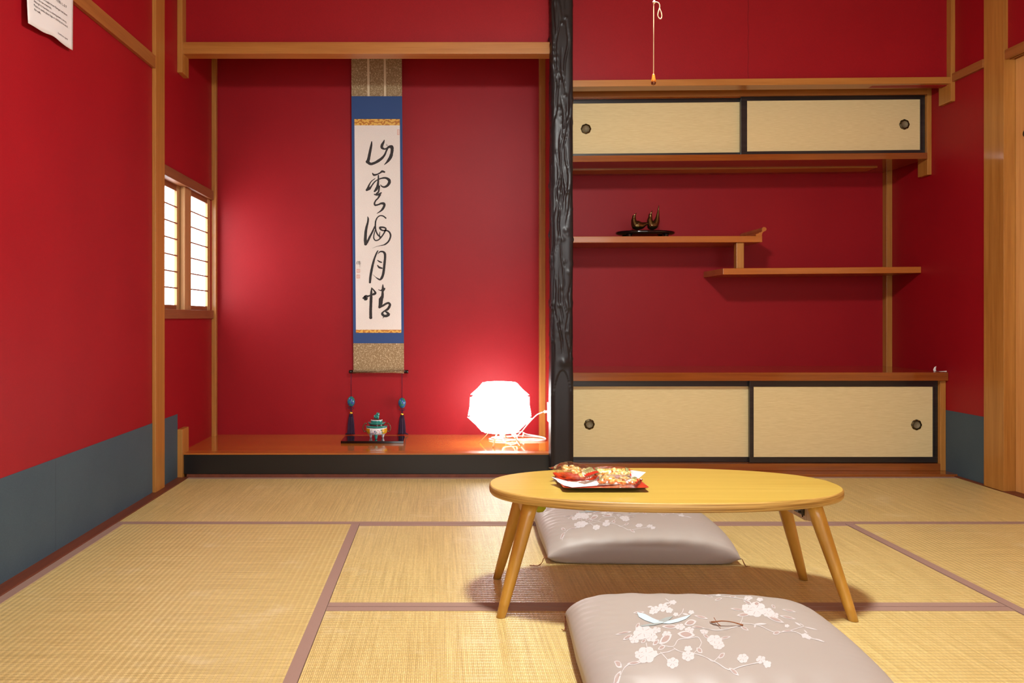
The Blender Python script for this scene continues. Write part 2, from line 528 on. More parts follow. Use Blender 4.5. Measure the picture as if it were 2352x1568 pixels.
def sliding_door(parent, x0, x1, yf, z0, z1, fw_t, fw_b, fw_l, fw_r, px, pz, shear):
    bm = bmesh.new(); y1 = yf+.019
    bm_box(bm, x0, x1, yf, y1, z1-fw_t, z1); bm_box(bm, x0, x1, yf, y1, z0, z0+fw_b)
    bm_box(bm, x0, x0+fw_l, yf, y1, z0+fw_b, z1-fw_t); bm_box(bm, x1-fw_r, x1, yf, y1, z0+fw_b, z1-fw_t)
    d = link('sliding_door', bm, BLKFR, parent, shear=shear, bevel=.0012)
    bm = bmesh.new(); bm_box(bm, x0+fw_l, x1-fw_r, yf+.004, y1-.003, z0+fw_b, z1-fw_t)
    link('door_paper', bm, FUSUMA, d, shear=shear)
    k = (px-shear[0])*shear[1]
    finger_pull(d, px, pz+k, yf+.0042)

sh = (.62, .009, 0)
uc = empty('wall_cabinet', (1.5, 4.4, 1.53), 'wall-hung upper cabinet with two cream sliding doors in black frames', 'cabinet')
box('top_rail', .605, XR-.021, 4.22, 4.30, 1.847, 1.90, BEAMX, uc, shear=sh)
box('groove_rail', .605, XR-.021, 4.245, 4.255, 1.843, 1.8475, CABTOP, uc, 0, shear=sh)
sliding_door(uc, .606, 1.531, 4.263, 1.556, 1.852, .026, .0175, .02, .02, .7306, 1.6985, sh)
sliding_door(uc, 1.500, 2.419, 4.240, 1.556, 1.852, .026, .0175, .031, .023, 2.318, 1.7015, sh)
box('bottom_board', .605, XR-.024, 4.215, YB, 1.524, 1.5545, CABTOP, uc, shear=sh)
box('underside_strip', .605, 2.28, 4.43, 4.55, 1.519, 1.524, BEAMX, uc, .001, shear=sh)  # thin paler strip along the underside of the board
box('side_post', XR-.0215, XR, 4.22, 4.305, 1.462, 1.90, POST, uc)

lc = empty('base_cabinet', (1.5, 4.3, .0125), 'low built-in cabinet with cream sliding doors under a glossy brown top', 'cabinet')
sh0 = (.62, 0.0008, 0)
box('cabinet_top', .605, XR-.001, 4.08, YB, .447, .487, CABTOP, lc, shear=sh0)
sliding_door(lc, .606, 1.531, 4.143, .047, .4465, .031, .0245, .02, .012, .7226+.004, .231, sh0)
sliding_door(lc, 1.500, 2.413, 4.120, .047, .4465, .031, .0275, .0195, .0235, 2.311, .230, sh0)
box('bottom_rail', .605, 2.4128, 4.098, 4.17, .0126, .0468, CABTOP, lc)
box('side_post', 2.4133, XR-.001, 4.10, 4.18, .0126, .4465, POST, lc)

# ------------------------------------------------------------------ staggered shelves
st = empty('staggered_shelf', (1.5, 4.47, .969), 'pair of staggered orange-brown wooden shelves joined by a short strut', 'shelf')
box('upper_board', .605, 1.633, 4.31, YB, 1.1315, 1.1635, SHELFW, st, .002, shear=(.62,.003,0))
box('lower_board', 1.434, XR-.001, 4.31, YB, .970, 1.0015, SHELFW, st, .002, shear=(1.43,.0085,0))
box('strut', 1.507, 1.546, 4.325, 4.365, 1.0018, 1.134, POST, st, .003)
prof = [(-.030,0),(-.034,.004),(-.030,.010),(-.022,.013),(-.016,.016),(-.013,.020),(-.008,.019),(-.004,.022),(.000,.026),(-.001,.032)]
cxk, czk, rk = .011, .0375, .0115
for k in range(12):
    a = PI*.95-k*(1.42*PI)/11
    prof.append((cxk+rk*math.cos(a), czk+rk*math.sin(a)))
prof += [(.004,.020),(.000,.012),(-.001,0)]
bm = bmesh.new()
bm_prism(bm, [(1.633+x, 4.312, 1.1665+z*.92) for x, z in prof], (0, .315, 0))
link('end_moulding', bm, SHELFW, st)

# ------------------------------------------------------------------ bird ornaments on an oval tray
bt = empty('oval_tray', (1.073, 4.45, 1.165), 'black oval footed tray holding two metal birds on the upper shelf', 'tray')
LACQ = plain('glossy_black_lacquer', lin(14,10,12), .1, coat=.5)
ycm = 4.455
bm = bmesh.new(); bm_lathe(bm, [(.120,.018),(.140,.019),(.153,.025),(.155,.032),(.150,.037),(.140,.0365),(.134,.034),(.001,.034)], (1.073, ycm, 1.165), 56, sy=.62)
link('tray_top', bm, LACQ, bt)
for dx, dy in ((-.095,-.055),(.095,-.055),(-.095,.055),(.095,.055)):
    bm = bmesh.new(); bm_lathe(bm, [(.018,.0005),(.019,.005),(.012,.012),(.016,.0195)], (1.073+dx, ycm+dy, 1.165), 16)
    link('foot', bm, LACQ, bt)
BIRD = plain('dark_gold_bronze', lin(128,108,70), .2, .95)
def bird(parts, crest, d, name_label):
    pb = W(parts[2][0], parts[2][1], d)
    t = empty('bird_figurine', (pb.x, d, 1.199), name_label, 'figurine', 'pair of metal birds on the oval tray')
    bm = bmesh.new()
    P = [W(x, y, d) for x, y, r in parts]; R = [r*d/F for x, y, r in parts]
    # densify
    pts = []; rr = []
    for i in range(len(P)-1):
        p0 = P[max(i-1,0)]; p1 = P[i]; p2 = P[i+1]; p3 = P[min(i+2, len(P)-1)]
        for s in range(5):
            u = s/5
            pts.append(.5*((2*p1)+(p2-p0)*u+(2*p0-5*p1+4*p2-p3)*u*u+(3*p1-p0-3*p2+p3)*u**3))
            rr.append(max(.0006, R[i]*(1-u)+R[i+1]*u))
    pts.append(P[-1]); rr.append(R[-1])
    bm_sweep(bm, pts, rr, 14)
    bo = link('bird_body', bm, BIRD, t)
    md = bo.modifiers.new('fuse', 'REMESH'); md.mode = 'VOXEL'; md.voxel_size = .0011; md.use_smooth_shade = True
    md = bo.modifiers.new('soften', 'SMOOTH'); md.factor = .6; md.iterations = 8
    bm = bmesh.new()
    C = [W(x, y, d) for x, y in crest]
    C = [C[0]-Vector((0,0,.004))]+C; bm_sweep(bm, C, [.004, .0042, .0030, .0005], 8, flat=.5)
    link('crest', bm, BIRD, t)
    bm = bmesh.new(); h = W(parts[-1][0], parts[-1][1], d)
    bm_sweep(bm, [h+Vector((.002,0,-.004)), h+Vector((-.004,0,-.003)), h+Vector((-.011, 0, -.003))], [.0055, .0048, .0004], 10)
    link('beak', bm, BIRD, t)
bird([(1490,513,1.0),(1483,514,4.2),(1474,517.5,8.5),(1466,517.5,11),(1460,516.5,10.8),(1456,508,6.8),(1456,500,4.4),(1457,496,4),(1456.5,494.5,3)], [(1457,495),(1460,491.5),(1462,488.5)], 4.445, 'small bronze bird with low tail, left of the pair')
bird([(1513.5,471,.6),(1512,484,2.2),(1510.5,497,4.2),(1508,508,7),(1503,516,10),(1496,517.5,10.6),(1492.5,508,7.2),(1493.5,499,4.6),(1494,493,4),(1494,491,3)], [(1495,490.5),(1497,487),(1498,483)], 4.455, 'small bronze bird with tall upright tail, right of the pair')

# white clip at the cabinet corner
bm = bmesh.new()
c0 = W(2152, 855, 4.12)
bm_sweep(bm, [(2.404,4.13,.489),(2.403,4.13,.500),(2.406,4.13,.509),(2.411,4.13,.515)], [.006,.0065,.0045,.001], 10, flat=.5)
bm_sweep(bm, [(2.406,4.125,.4915),(2.420,4.105,.491),(2.430,4.092,.4925),(2.434,4.086,.493)], [.003,.003,.004,.0055], 8, flat=.6)
tag(link('plastic_clip', bm, PLASTIC), 'tiny white plastic clip on the right end of the low cabinet top', 'clip')

# ------------------------------------------------------------------ hanging scroll
DS = 4.60
def cloth_speck(name, base, speck):
    m, nt, b = newmat(name)
    v1 = coords(nt, (1,1,1))
    n0 = node(nt, 'ShaderNodeTexNoise', Scale=60.0, Detail=1.0)
    nt.links.new(v1, n0.inputs['Vector'])
    mixv = node(nt, 'ShaderNodeMix', data_type='RGBA', blend_type='LINEAR_LIGHT')
    mixv.inputs['Factor'].default_value = .02
    nt.links.new(v1, mixv.inputs['A']); nt.links.new(n0.outputs['Color'], mixv.inputs['B'])
    vo = node(nt, 'ShaderNodeTexVoronoi', feature='DISTANCE_TO_EDGE', Scale=95.0)
    nt.links.new(mixv.outputs['Result'], vo.inputs['Vector'])
    ed = ramp(nt, vo.outputs['Distance'], [(.03, (1,1,1,1)), (.075, (0,0,0,1))])
    n2 = node(nt, 'ShaderNodeTexNoise', Scale=110.0, Detail=2.0)
    nt.links.new(v1, n2.inputs['Vector'])
    g = ramp(nt, n2.outputs['Fac'], [(.47, (0,0,0,1)), (.53, (1,1,1,1))])
    mu = node(nt, 'ShaderNodeMix', data_type='RGBA', blend_type='MULTIPLY'); mu.inputs['Factor'].default_value = 1
    nt.links.new(ed, mu.inputs['A']); nt.links.new(g, mu.inputs['B'])
    fin = node(nt, 'ShaderNodeMix', data_type='RGBA')
    nt.links.new(mu.outputs['Result'], fin.inputs['Factor'])
    fin.inputs['A'].default_value = base; fin.inputs['B'].default_value = speck
    nt.links.new(fin.outputs['Result'], b.inputs['Base Color'])
    b.inputs['Roughness'].default_value = .7
    return m
BROWNCL = cloth_speck('flecked_brown_silk', lin(146,122,84), lin(214,196,160))
BLUECL = plain('blue_silk', lin(36,72,128), .65, bumps=.15, bscale=900)
WASHI = wallmat('white_washi', lin(232,226,218), lin(240,235,228), .75, .2)
CREAM = plain('cream_ribbon', lin(216,200,166), .7)
INK = plain('black_ink', lin(42,38,38), .7)
SEAL = plain('pale_red_seal', lin(226,160,142), .8)
def brocade():
    m, nt, b = newmat('gold_brocade')
    w = node(nt, 'ShaderNodeTexWave', wave_type='RINGS', Scale=14.0, Distortion=9.0, Detail=2.0)
    w.inputs['Detail Scale'].default_value = 3.0
    nt.links.new(coords(nt), w.inputs['Vector'])
    col = ramp(nt, w.outputs['Fac'], [(.45, lin(184,116,22)), (.62, lin(224,178,74))])
    nt.links.new(col, b.inputs['Base Color'])
    b.inputs['Roughness'].default_value = .45
    return m
BROC = brocade()
sc = empty('hanging_scroll', (-.35, DS, .44), 'tall hanging calligraphy scroll with blue silk border in the red alcove', 'scroll')
def spx(px, py, dy=0):
    # scroll hangs very slightly askew
    v = W(px-(py-500)*(-.0072), py, DS)
    return Vector((v.x, DS-dy, v.z))
def srect(name, x0, x1, y0, y1, dy, mat, parent=sc, th=.0012):
    bm = bmesh.new()
    # x given at mid height (py=500)
    bm_prism(bm, [spx(x0,y1,dy), spx(x1,y1,dy), spx(x1,y0,dy), spx(x0,y0,dy)], (0, th, 0))
    return link(name, bm, mat, parent)
top = -60
srect('brown_silk', 809.5, 925.5, top, 856, .0, BROWNCL)
srect('blue_silk', 809.3, 925.7, 221, 788, .0012, BLUECL)
srect('brocade_strip', 815.7, 920.0, 273.5, 288, .0024, BROC)
srect('brocade_strip', 815.7, 920.0, 757, 764, .0024, BROC)
pp = srect('writing_paper', 815.7, 920.0, 288, 757, .0024, WASHI)
srect('ribbon', 846.0, 851.0, top, 221, .0012, CREAM)
srect('ribbon', 884.0, 889.0, top, 221, .0012, CREAM)
# roller
bm = bmesh.new(); a = spx(809.5, 853); b_ = spx(925.5, 853)
a.y -= .010; b_.y -= .010
bm_sweep(bm, [a, b_], .0105, 20)
link('roller', bm, BROWNCL, sc)
for s, q in ((-1, a), (1, b_)):
    bm = bmesh.new(); e = q+Vector((s*.024, 0, 0))
    bm_sweep(bm, [q, q+Vector((s*.002,0,0)), q+Vector((s*.021,0,0)), e], [.007,.0095,.0095,.0085], 20)
    link('roller_end', bm, LACQ, sc)
# calligraphy
def brush(bm, pts, to, dy, k=1.0, sub=6, ry=1):
    P = [Vector((x, y, w)) for x, y, w in pts]
    out = []
    for i in range(len(P)-1):
        p0 = P[max(i-1,0)]; p1 = P[i]; p2 = P[i+1]; p3 = P[min(i+2, len(P)-1)]
        for s in range(sub):
            u = s/sub
            q = .5*((2*p1)+(p2-p0)*u+(2*p0-5*p1+4*p2-p3)*u*u+(3*p1-p0-3*p2+p3)*u**3)
            q.z = max(.8, p1.z*(1-u)+p2.z*u); out.append(q)
    out.append(P[-1])
    L = []; R = []
    for i, q in enumerate(out):
        d = out[min(i+1, len(out)-1)]-out[max(i-1, 0)]
        d.z = 0
        if d.length < 1e-6: d = Vector((1,0,0))
        d.normalize(); nrm = Vector((-d.y, d.x, 0))
        wob = 1+.10*noise.noise(Vector((q.x*.09, q.y*.09, 3)))
        h = q.z*.5*k*wob
        e = d*(q.z*.25*k) if i == len(out)-1 else (-d*(q.z*.25*k) if i == 0 else Vector((0,0,0)))
        L.append((q+nrm*h+e)); R.append((q-nrm*h+e))
        if i in (0, len(out)-1) and q.z > 8:
            pass
    vL = [bm.verts.new(to(v.x, v.y, dy)) for v in L]; vR = [bm.verts.new(to(v.x, v.y, dy)) for v in R]
    for i in range(len(vL)-1):
        f = bm.faces.new([vL[i], vL[i+1], vR[i+1], vR[i]])
    # round ends
    for q, at in ((out[0], 0), (out[-1], -1)):
        n = 10; r = q.z*.5*k
        if r > 2:
            c = [bm.verts.new(to(q.x+r*math.cos(2*PI*j/n), q.y+r*math.sin(2*PI*j/n), dy+.00004*(at+2))) for j in range(n)]
            bm.faces.new(c)
toA = lambda x, y, dy: spx0(780+x/4.239, 130+y/4.239, dy)
toB = lambda x, y, dy: spx0(780+x/4.9, 480+y/4.9, dy)
def spx0(px, py, dy):
    v = W(px, py, DS); return Vector((v.x, DS-dy, v.z))
CH = [
 (toA, 'mountain', [
  [(313,828,8),(310,860,20),(302,900,25),(292,950,27),(282,1000,30),(272,1025,34)],
  [(272,1022,32),(300,1045,26),(340,1036,24),(380,1014,28),(415,987,24),(440,955,18),(455,920,16),(472,885,16)],
  [(436,812,6),(428,835,20),(415,860,28),(412,886,26),(435,900,16),(458,895,14),(482,880,24),(507,880,34),(512,905,30),(508,940,28),(498,975,32),(480,1005,28),(460,1030,18),(434,1055,3)],
  [(456,850,2),(463,868,6)]]),
 (toA, 'cloud', [
  [(320,1135,8),(335,1152,22),(365,1147,14),(395,1132,14),(415,1118,22),(437,1124,16)],
  [(345,1188,6),(310,1215,9),(288,1250,14),(275,1285,24),(264,1300,20)],
  [(268,1298,20),(292,1285,24),(310,1262,14),(340,1222,12),(370,1200,10),(410,1185,14),(450,1182,20),(480,1200,28),(485,1225,28),(465,1256,24),(435,1270,18),(410,1262,12),(400,1248,6)],
  [(378,1158,12),(378,1190,15),(375,1230,20),(370,1265,26),(355,1295,26),(340,1312,16)],
  [(388,1262,14),(384,1290,16),(378,1318,16),(360,1335,16)],
  [(340,1342,12),(365,1347,16),(388,1338,18),(406,1326,12)],
  [(393,1345,22),(375,1378,14),(352,1402,14),(340,1430,16),(348,1446,18),(378,1441,14),(405,1430,20),(430,1432,26),(436,1450,24),(422,1480,22),(402,1502,16),(363,1528,3)]]),
 (toB, 'sea', [
  [(316,85,5),(322,110,20),(318,150,22),(305,200,26),(296,250,30),(292,300,32),(290,350,35),(293,395,32)],
  [(296,392,30),(318,360,24),(342,310,22),(366,265,20),(386,222,18),(402,188,18)],
  [(520,102,16),(492,80,14),(457,75,13),(427,95,13),(409,130,16),(403,170,18),(405,220,16),(415,260,16),(435,295,16),(458,312,14)],
  [(400,240,10),(387,290,12),(386,330,14),(406,354,14),(440,345,14),(470,315,16),(495,280,16),(514,244,18),(520,218,16),(490,206,18),(456,208,22),(462,228,20),(490,242,16),(530,242,16),(560,260,18),(574,295,20),(566,335,18),(546,370,18),(516,395,17),(490,406,10),(430,418,4),(368,441,1)],
  [(455,258,6),(450,300,13),(456,332,10)]]),
 (toB, 'moon', [
  [(431,470,12),(415,500,18),(395,550,20),(380,600,24),(368,650,26),(358,700,28),(348,760,28),(342,825,24)],
  [(433,502,6),(455,481,14),(487,480,20),(509,502,28),(512,550,26),(506,610,28),(500,670,28),(491,730,28),(476,772,28),(455,793,20),(425,780,12),(400,760,5),(370,733,1)],
  [(427,576,8),(450,592,17),(473,600,13)],
  [(427,633,10),(446,656,22),(478,666,15)]]),
 (toB, 'feeling', [
  [(362,885,8),(358,930,24),(355,1000,32),(352,1080,32),(350,1150,32),(351,1222,34)],
  [(262,1002,12),(278,1000,38),(290,1002,58),(303,985,42),(322,980,20),(360,966,12),(385,957,28),(404,944,24),(386,915,16),(366,893,12)],
  [(487,850,8),(487,880,22),(485,930,24),(482,980,32),(466,1018,50),(462,1060,44),(452,1102,30)],
  [(437,907,6),(465,916,12),(490,906,42),(510,893,12)],
  [(448,1104,26),(490,1085,22),(520,1066,22),(550,1057,24),(567,1074,26),(558,1102,28),(540,1127,28),(515,1142,18),(492,1157,16),(480,1178,28),(500,1200,28),(530,1201,30),(552,1188,34),(563,1180,12)],
  [(515,1150,12),(540,1168,28),(552,1182,28)],
  [(505,1203,14),(484,1230,2)]]),
 (toB, 'signature', [
  [(200,585,3),(194,600,4),(190,618,2)], [(197,604,3),(197,628,2)], [(205,592,3),(232,588,3)], [(208,600,2),(236,596,3)], [(212,584,2),(210,612,3)],
  [(224,582,2),(222,610,3)], [(206,614,2),(240,610,3)], [(210,622,2),(232,620,2)], [(229,600,3),(229,630,3),(228,656,2)]]),
]
for to, nm, strokes in CH:
    bm = bmesh.new()
    for i, s in enumerate(strokes): brush(bm, s, to, .00300+.00012*i)
    o = link('ink_character' if nm != 'signature' else 'signature', bm, INK, pp, fixn=False)
def ring_rect(bm, to, x0, x1, y0, y1, t, dy):
    for a in ((x0,x1,y0,y0+t), (x0,x1,y1-t,y1), (x0,x0+t,y0,y1), (x1-t,x1,y0,y1)):
        bm.faces.new([bm.verts.new(to(x, y, dy)) for x, y in ((a[0],a[2]),(a[1],a[2]),(a[1],a[3]),(a[0],a[3]))])
for to, r in ((toB, (192,230,675,714)), (toB, (191,229,739,778)), (toA, (561,583,710,762))):
    bm = bmesh.new(); ring_rect(bm, to, *r, 4, .0031)
    cx_, cy_ = (r[0]+r[1])/2, (r[2]+r[3])/2
    for q in range(4):
        y = r[2]+8+q*(r[3]-r[2]-14)/3
        bm.faces.new([bm.verts.new(to(x, yy, .0031)) for x, yy in ((r[0]+7,y-1.5),(r[1]-7,y-1.5+(q%2)*2),(r[1]-7,y+1.5+(q%2)*2),(r[0]+7,y+1.5))])
    link('red_seal', bm, SEAL, pp, fixn=False)

# weights
PURPLE = plain('dark_purple_silk', lin(52,24,58), .6)
def beadmat():
    m, nt, b = newmat('blue_green_glazed_bead')
    n = node(nt, 'ShaderNodeTexNoise', Scale=85.0, Detail=3.0)
    nt.links.new(coords(nt), n.inputs['Vector'])
    col = ramp(nt, n.outputs['Fac'], [(.38, lin(40,60,140)), (.5, lin(40,120,140)), (.6, lin(50,120,50))])
    nt.links.new(col, b.inputs['Base Color']); b.inputs['Roughness'].default_value = .12
    return m
BEAD = beadmat()
def weight(px, y0, splay, label, i):
    d = DS-.012
    p = lambda x, y: W(x, y, d)
    base = p(px, 997)
    t = empty('scroll_weight', (base.x, d, .1150), label, 'scroll weight', 'pair of weights hanging from the scroll roller')
    bm = bmesh.new(); bm_sweep(bm, [p(px, 852), p(px, y0-11)], .0014, 6)
    link('cord', bm, PURPLE, t)
    c = p(px, y0); bm = bmesh.new()
    prof = [(.0205*math.sin(PI*k/16)+.0004, -.0285*math.cos(PI*k/16)) for k in range(17)]
    bm_lathe(bm, prof, c, 28); link('bead', bm, BEAD, t)
    bm = bmesh.new()
    k0 = p(px, y0+13)
    for s in (-1, 1):
        loop = [k0+Vector((s*.020*math.sin(u*PI)*(.6+.4*u), -.003*s, .004-.016*u)) for u in [q/10 for q in range(11)]]
        bm_sweep(bm, loop, .0016, 6)
        bm_sweep(bm, [k0, k0+Vector((s*.004,0,-.012)), p(px, y0+23)], .0016, 6)
    bm_blob(bm, k0+Vector((0,0,-.004)), .004, 2, .1)
    link('bow', bm, PURPLE, t)
    bm = bmesh.new(); c = p(px, y0+26)
    bm_lathe(bm, [(.007,-.006),(.0095,-.003),(.0095,.003),(.007,.006),(.004,.0065)], c, 18)
    link('gold_ring', bm, GOLD, t)
    bm = bmesh.new()
    rnd = random.Random(i); zt = c.z-.004; zb = .1185
    bm_sweep(bm, [c+Vector((0,0,.008)), c-Vector((0,0,.006))], [.006,.009], 12)
    for k in range(90):
        a = rnd.uniform(0, 2*PI); rr = math.sqrt(rnd.random())
        x0 = .0085*rr*math.cos(a); q0 = .0085*rr*math.sin(a)
        x1 = .020*rr*math.cos(a); q1 = .013*rr*math.sin(a)
        ex = splay*max(0, (x1*(1 if splay > 0 else -1)))/.02
        pts = [(c.x+x0, d+q0, zt), (c.x+x0*1.5, d+q0*1.3, zt-.02), (c.x+(x0+x1)*.62, d+q1*.8, zt-.055), (c.x+x1, d+q1, zb+.012), (c.x+x1*1.15+ex*.6, d+q1*1.1, zb+.002+rnd.random()*.003)]
        bm_sweep(bm, pts, .0013, 4)
    link('tassel', bm, PURPLE, t)
weight(806.5, 922, -.016, 'purple tassel weight with blue-green bead hanging at the left end of the roller', 1)
weight(923.5, 925, .020, 'purple tassel weight with blue-green bead hanging at the right end of the roller', 2)

# ------------------------------------------------------------------ incense burner and slab
ls = box('lacquer_slab', -.506, -.187, 4.30, 4.485, .1148, .127, LACQ, bevel=.001)
tag(ls, 'flat black lacquer slab under the incense burner in the alcove', 'slab')
ib = empty('incense_burner', (-.331, 4.40, .127), 'small painted porcelain incense burner with teal rims on black slab', 'incense burner')
bx, by, bz = -.331, 4.40, .127
TEAL = plain('teal_glaze', lin(50,138,128), .08, coat=.5)
WHITEG = plain('white_glaze', lin(236,234,236), .1, coat=.5)
MAROON = plain('maroon_glaze', lin(84,34,30), .12, coat=.4)
MUSTARD = plain('mustard_glaze', lin(196,146,24), .12, coat=.4)
GREEN = plain('green_glaze', lin(44,84,56), .15)
BLUEG = plain('blue_glaze', lin(50,66,140), .15)
def z_of(y): return .75-(y-730)*4.40/1950
# body profile measured in photo px radius
def prof(lst): return [(r*4.4/1950/15.68, z_of(930+y/15.68)) for r, y in lst]
bm = bmesh.new(); cc = (bx, by, 0)
bm_lathe(bm, prof([(200,1062),(300,1040),(350,1000),(372,940),(380,880),(372,820),(360,800)]), cc, 48)
link('bowl', bm, WHITEG, ib)
bm = bmesh.new()
# side panels mustard: raised patches at left and right ends
for a0, a1 in ((-.95, .95), (PI-.95, PI+.95)):
    bm = bmesh.new()
    pr = prof([(352,1000),(374,940),(382,880),(374,815)])
    N = 16; rows = []
    for r, z in pr:
        rows.append([bm.verts.new((bx+(r+.0006)*math.cos(a0+(a1-a0)*k/N), by+(r+.0006)*math.sin(a0+(a1-a0)*k/N), z)) for k in range(N+1)])
    for A, B in zip(rows, rows[1:]):
        for k in range(N):
            f = bm.faces.new([A[k], A[k+1], B[k+1], B[k]]); f.smooth = True
    link('mustard_panel', bm, MUSTARD, ib, fixn=False)
bm = bmesh.new(); bm_lathe(bm, prof([(355,805),(372,790),(392,765),(396,748),(385,738),(280,735),(262,730)]), cc, 48)
link('rim', bm, TEAL, ib)
bm = bmesh.new(); bm_lathe(bm, prof([(262,735),(262,685),(255,680)]), cc, 40)
link('neck', bm, MAROON, ib)
bm = bmesh.new(); bm_lathe(bm, prof([(255,690),(290,665),(325,625),(330,608),(310,610),(230,615),(200,612)]), cc, 48)
link('lid', bm, TEAL, ib)
bm = bmesh.new(); bm_lathe(bm, prof([(205,618),(210,590),(212,550),(208,530)]), cc, 40)
bm_lathe(bm, prof([(207,548),(215,535),(206,522),(190,520)]), cc, 40, mi=1)
bm_lathe(bm, prof([(190,524),(188,512),(120,492),(2,488)]), cc, 40, mi=2)
link('lid_top', bm, [TEAL, WHITEG, MAROON], ib)
bm = bmesh.new()   # lion knob
zk = z_of(930+488/15.68)
bm_blob(bm, (bx+.001, by, zk+.010), (.011,.009,.012), 3, .2, 1)
bm_blob(bm, (bx+.006, by-.003, zk+.022), (.0085,.008,.0085), 3, .25, 2)
bm_blob(bm, (bx-.011, by, zk+.010), (.0045,.004,.009), 2, .2, 3)
bm_blob(bm, (bx+.008, by-.008, zk+.005), (.004,.004,.007), 2, .1, 4)
bm_blob(bm, (bx+.002, by-.003, zk+.029), (.003,.003,.004), 1, .1, 5)
bm_blob(bm, (bx+.011, by-.003, zk+.029), (.003,.003,.004), 1, .1, 5)
link('lion_knob', bm, TEAL, ib)
for s in (-1, 1):
    bm = bmesh.new()
    pts = [(bx+s*.050, by, z_of(974)), (bx+s*.058, by, z_of(971.5)), (bx+s*.066, by, z_of(975)), (bx+s*.071, by, z_of(981)), (bx+s*.069, by, z_of(987)), (bx+s*.062, by, z_of(991)), (bx+s*.052, by, z_of(988))]
    pts = smooth_path(pts, 6); bm_sweep(bm, pts, [.0038-.0008*q/len(pts) for q in range(len(pts))], 12)
    link('handle', bm, plain('brown_handle_glaze', lin(104,62,40), .2) if s < 0 else bpy.data.materials['brown_handle_glaze'], ib)
for k, (a, m) in enumerate(((-PI/2, TEAL), (PI/6, WHITEG), (5*PI/6, WHITEG))):
    x = bx-.001+.036*math.cos(a); y = by+.036*math.sin(a)
    bm = bmesh.new(); bm_lathe(bm, [(.0045,.1272),(.006,.131),(.008,.140),(.0105,.150),(.010,.156)], (x, y, 0), 16)
    link('foot', bm, m, ib)
# painted decoration: small strokes hugging the bowl
bm = bmesh.new()
def dab(px, py, w, h, mi, rot=0):
    ang0 = math.asin(max(-.95, min(.95, (px-867.5)/24.3)))
    pr = prof([(350,1000),(372,940),(380,880),(372,820)])
    z = z_of(py)
    for (r1, z1), (r2, z2) in zip(pr, pr[1:]):
        if z1 <= z <= z2: r = r1+(r2-r1)*(z-z1)/(z2-z1); break
    else: r = pr[1][0]
    r += .0007; vs = []
    for k in range(8):
        u = w*math.cos(2*PI*k/8); v = h*math.sin(2*PI*k/8)
        u, v = u*math.cos(rot)-v*math.sin(rot), u*math.sin(rot)+v*math.cos(rot)
        aa = ang0+u*.00225/r
        vs.append(bm.verts.new((bx+r*math.sin(aa), by-r*math.cos(aa), z-v*.00225)))
    f = bm.faces.new(vs); f.material_index = mi
for a in ((850,986,1.8,.5,0,.6),(853,985,1.8,.5,0,-.6),(856,987,1.8,.5,0,-.7),(858,984,1.6,.5,0,-.9),(851,988,2,.5,0,0),
          (852,990.5,3,.5,1,.2),(857,992,4,.5,1,.1),(861,991,2,.8,2,.3),(865,988,1.2,2.2,1,0),(865.3,985.8,.7,.7,0,0),(866,992,.9,1.4,1,0),(868,988.6,1.6,.4,0,-.2),
          (869,990,.5,2.2,0,.3),(872,985,2.2,.5,2,.4),(875,987,1.8,.6,2,0),(876,991,1.8,.9,2,0),(880,985,2.6,1.6,3,.5),(882,989,1.8,3,3,.2),(881,987,1,1.8,4,.2),(847,988,.5,4,1,.1)):
    dab(*a)
link('painted_scene', bm, [GREEN, BLUEG, plain('pink_glaze', lin(196,120,120), .2), TEAL, MUSTARD], ib, fixn=False)

# ------------------------------------------------------------------ table lantern
LX, LY = (1148-CX)*4.30/F, 4.30
GLOW = emis('lit_white_shade', (1, .985, .96, 1), 6.0)
GLOWIN = emis('lit_inner_shade', (1, .98, .95, 1), 5.0)
tl = empty('table_lamp', (LX, LY, .1145), 'glowing white faceted table lamp on short wooden legs in the alcove', 'lamp')
rings = [((.077,.421),(.135,.360)), ((.138,.350),(.152,.259)), ((.153,.246),(.080,.176))]
NP = 10
for ri, ((r0, z0), (r1, z1)) in enumerate(rings):
    for k in range(NP):
        a = 2*PI*(k+.5*(ri % 2))/NP+.16
        hw0 = r0*math.tan(PI/NP)*1.0; hw1 = r1*math.tan(PI/NP)*1.0
        dirv = Vector((math.cos(a), math.sin(a), 0)); tv = Vector((-math.sin(a), math.cos(a), 0))
        P0 = Vector((LX, LY, z0))+dirv*r0; P1 = Vector((LX, LY, z1))+dirv*r1
        nrm = tv.cross(P1-P0).normalized()
        if nrm.dot(dirv) < 0: nrm = -nrm
        bm = bmesh.new()
        skew = tv*.012
        bm_prism(bm, [P0-tv*hw0-skew, P0+tv*hw0-skew, P1+tv*hw1+skew, P1-tv*hw1+skew], nrm*.0035)
        link('shade_panel', bm, GLOW, tl, bevel=.0008)
bm = bmesh.new(); bm_lathe(bm, [(.074,.418),(.130,.358),(.146,.255),(.077,.180)], (LX, LY, 0), 10)
link('inner_shade', bm, GLOWIN, tl)
bm = bmesh.new(); bm_lathe(bm, [(.079,.4215),(.079,.4245),(.001,.4265)], (LX, LY, 0), 10)
link('top_panel', bm, GLOW, tl)
PALEW = wood('pale_birch', lin(206,168,112), lin(232,204,158), 'z', .5)
for (fx, fy, fd), (tx, ty) in zip(((1102,1016,4.32),(1132,1029,4.165),(1196,1023,4.24),(1165,1008,4.42)), ((-.035,.005),(-.012,-.035),(.035,-.018),(.012,.035))):
    foot = W(fx, fy, fd); foot.z = .1180
    topp = Vector((LX+tx*1.3, LY+ty*1.3, .181))
    bm = bmesh.new(); bm_sweep(bm, [foot, topp], .0042, 12); link('leg', bm, PALEW, tl)
bm = bmesh.new()
zb = .1175
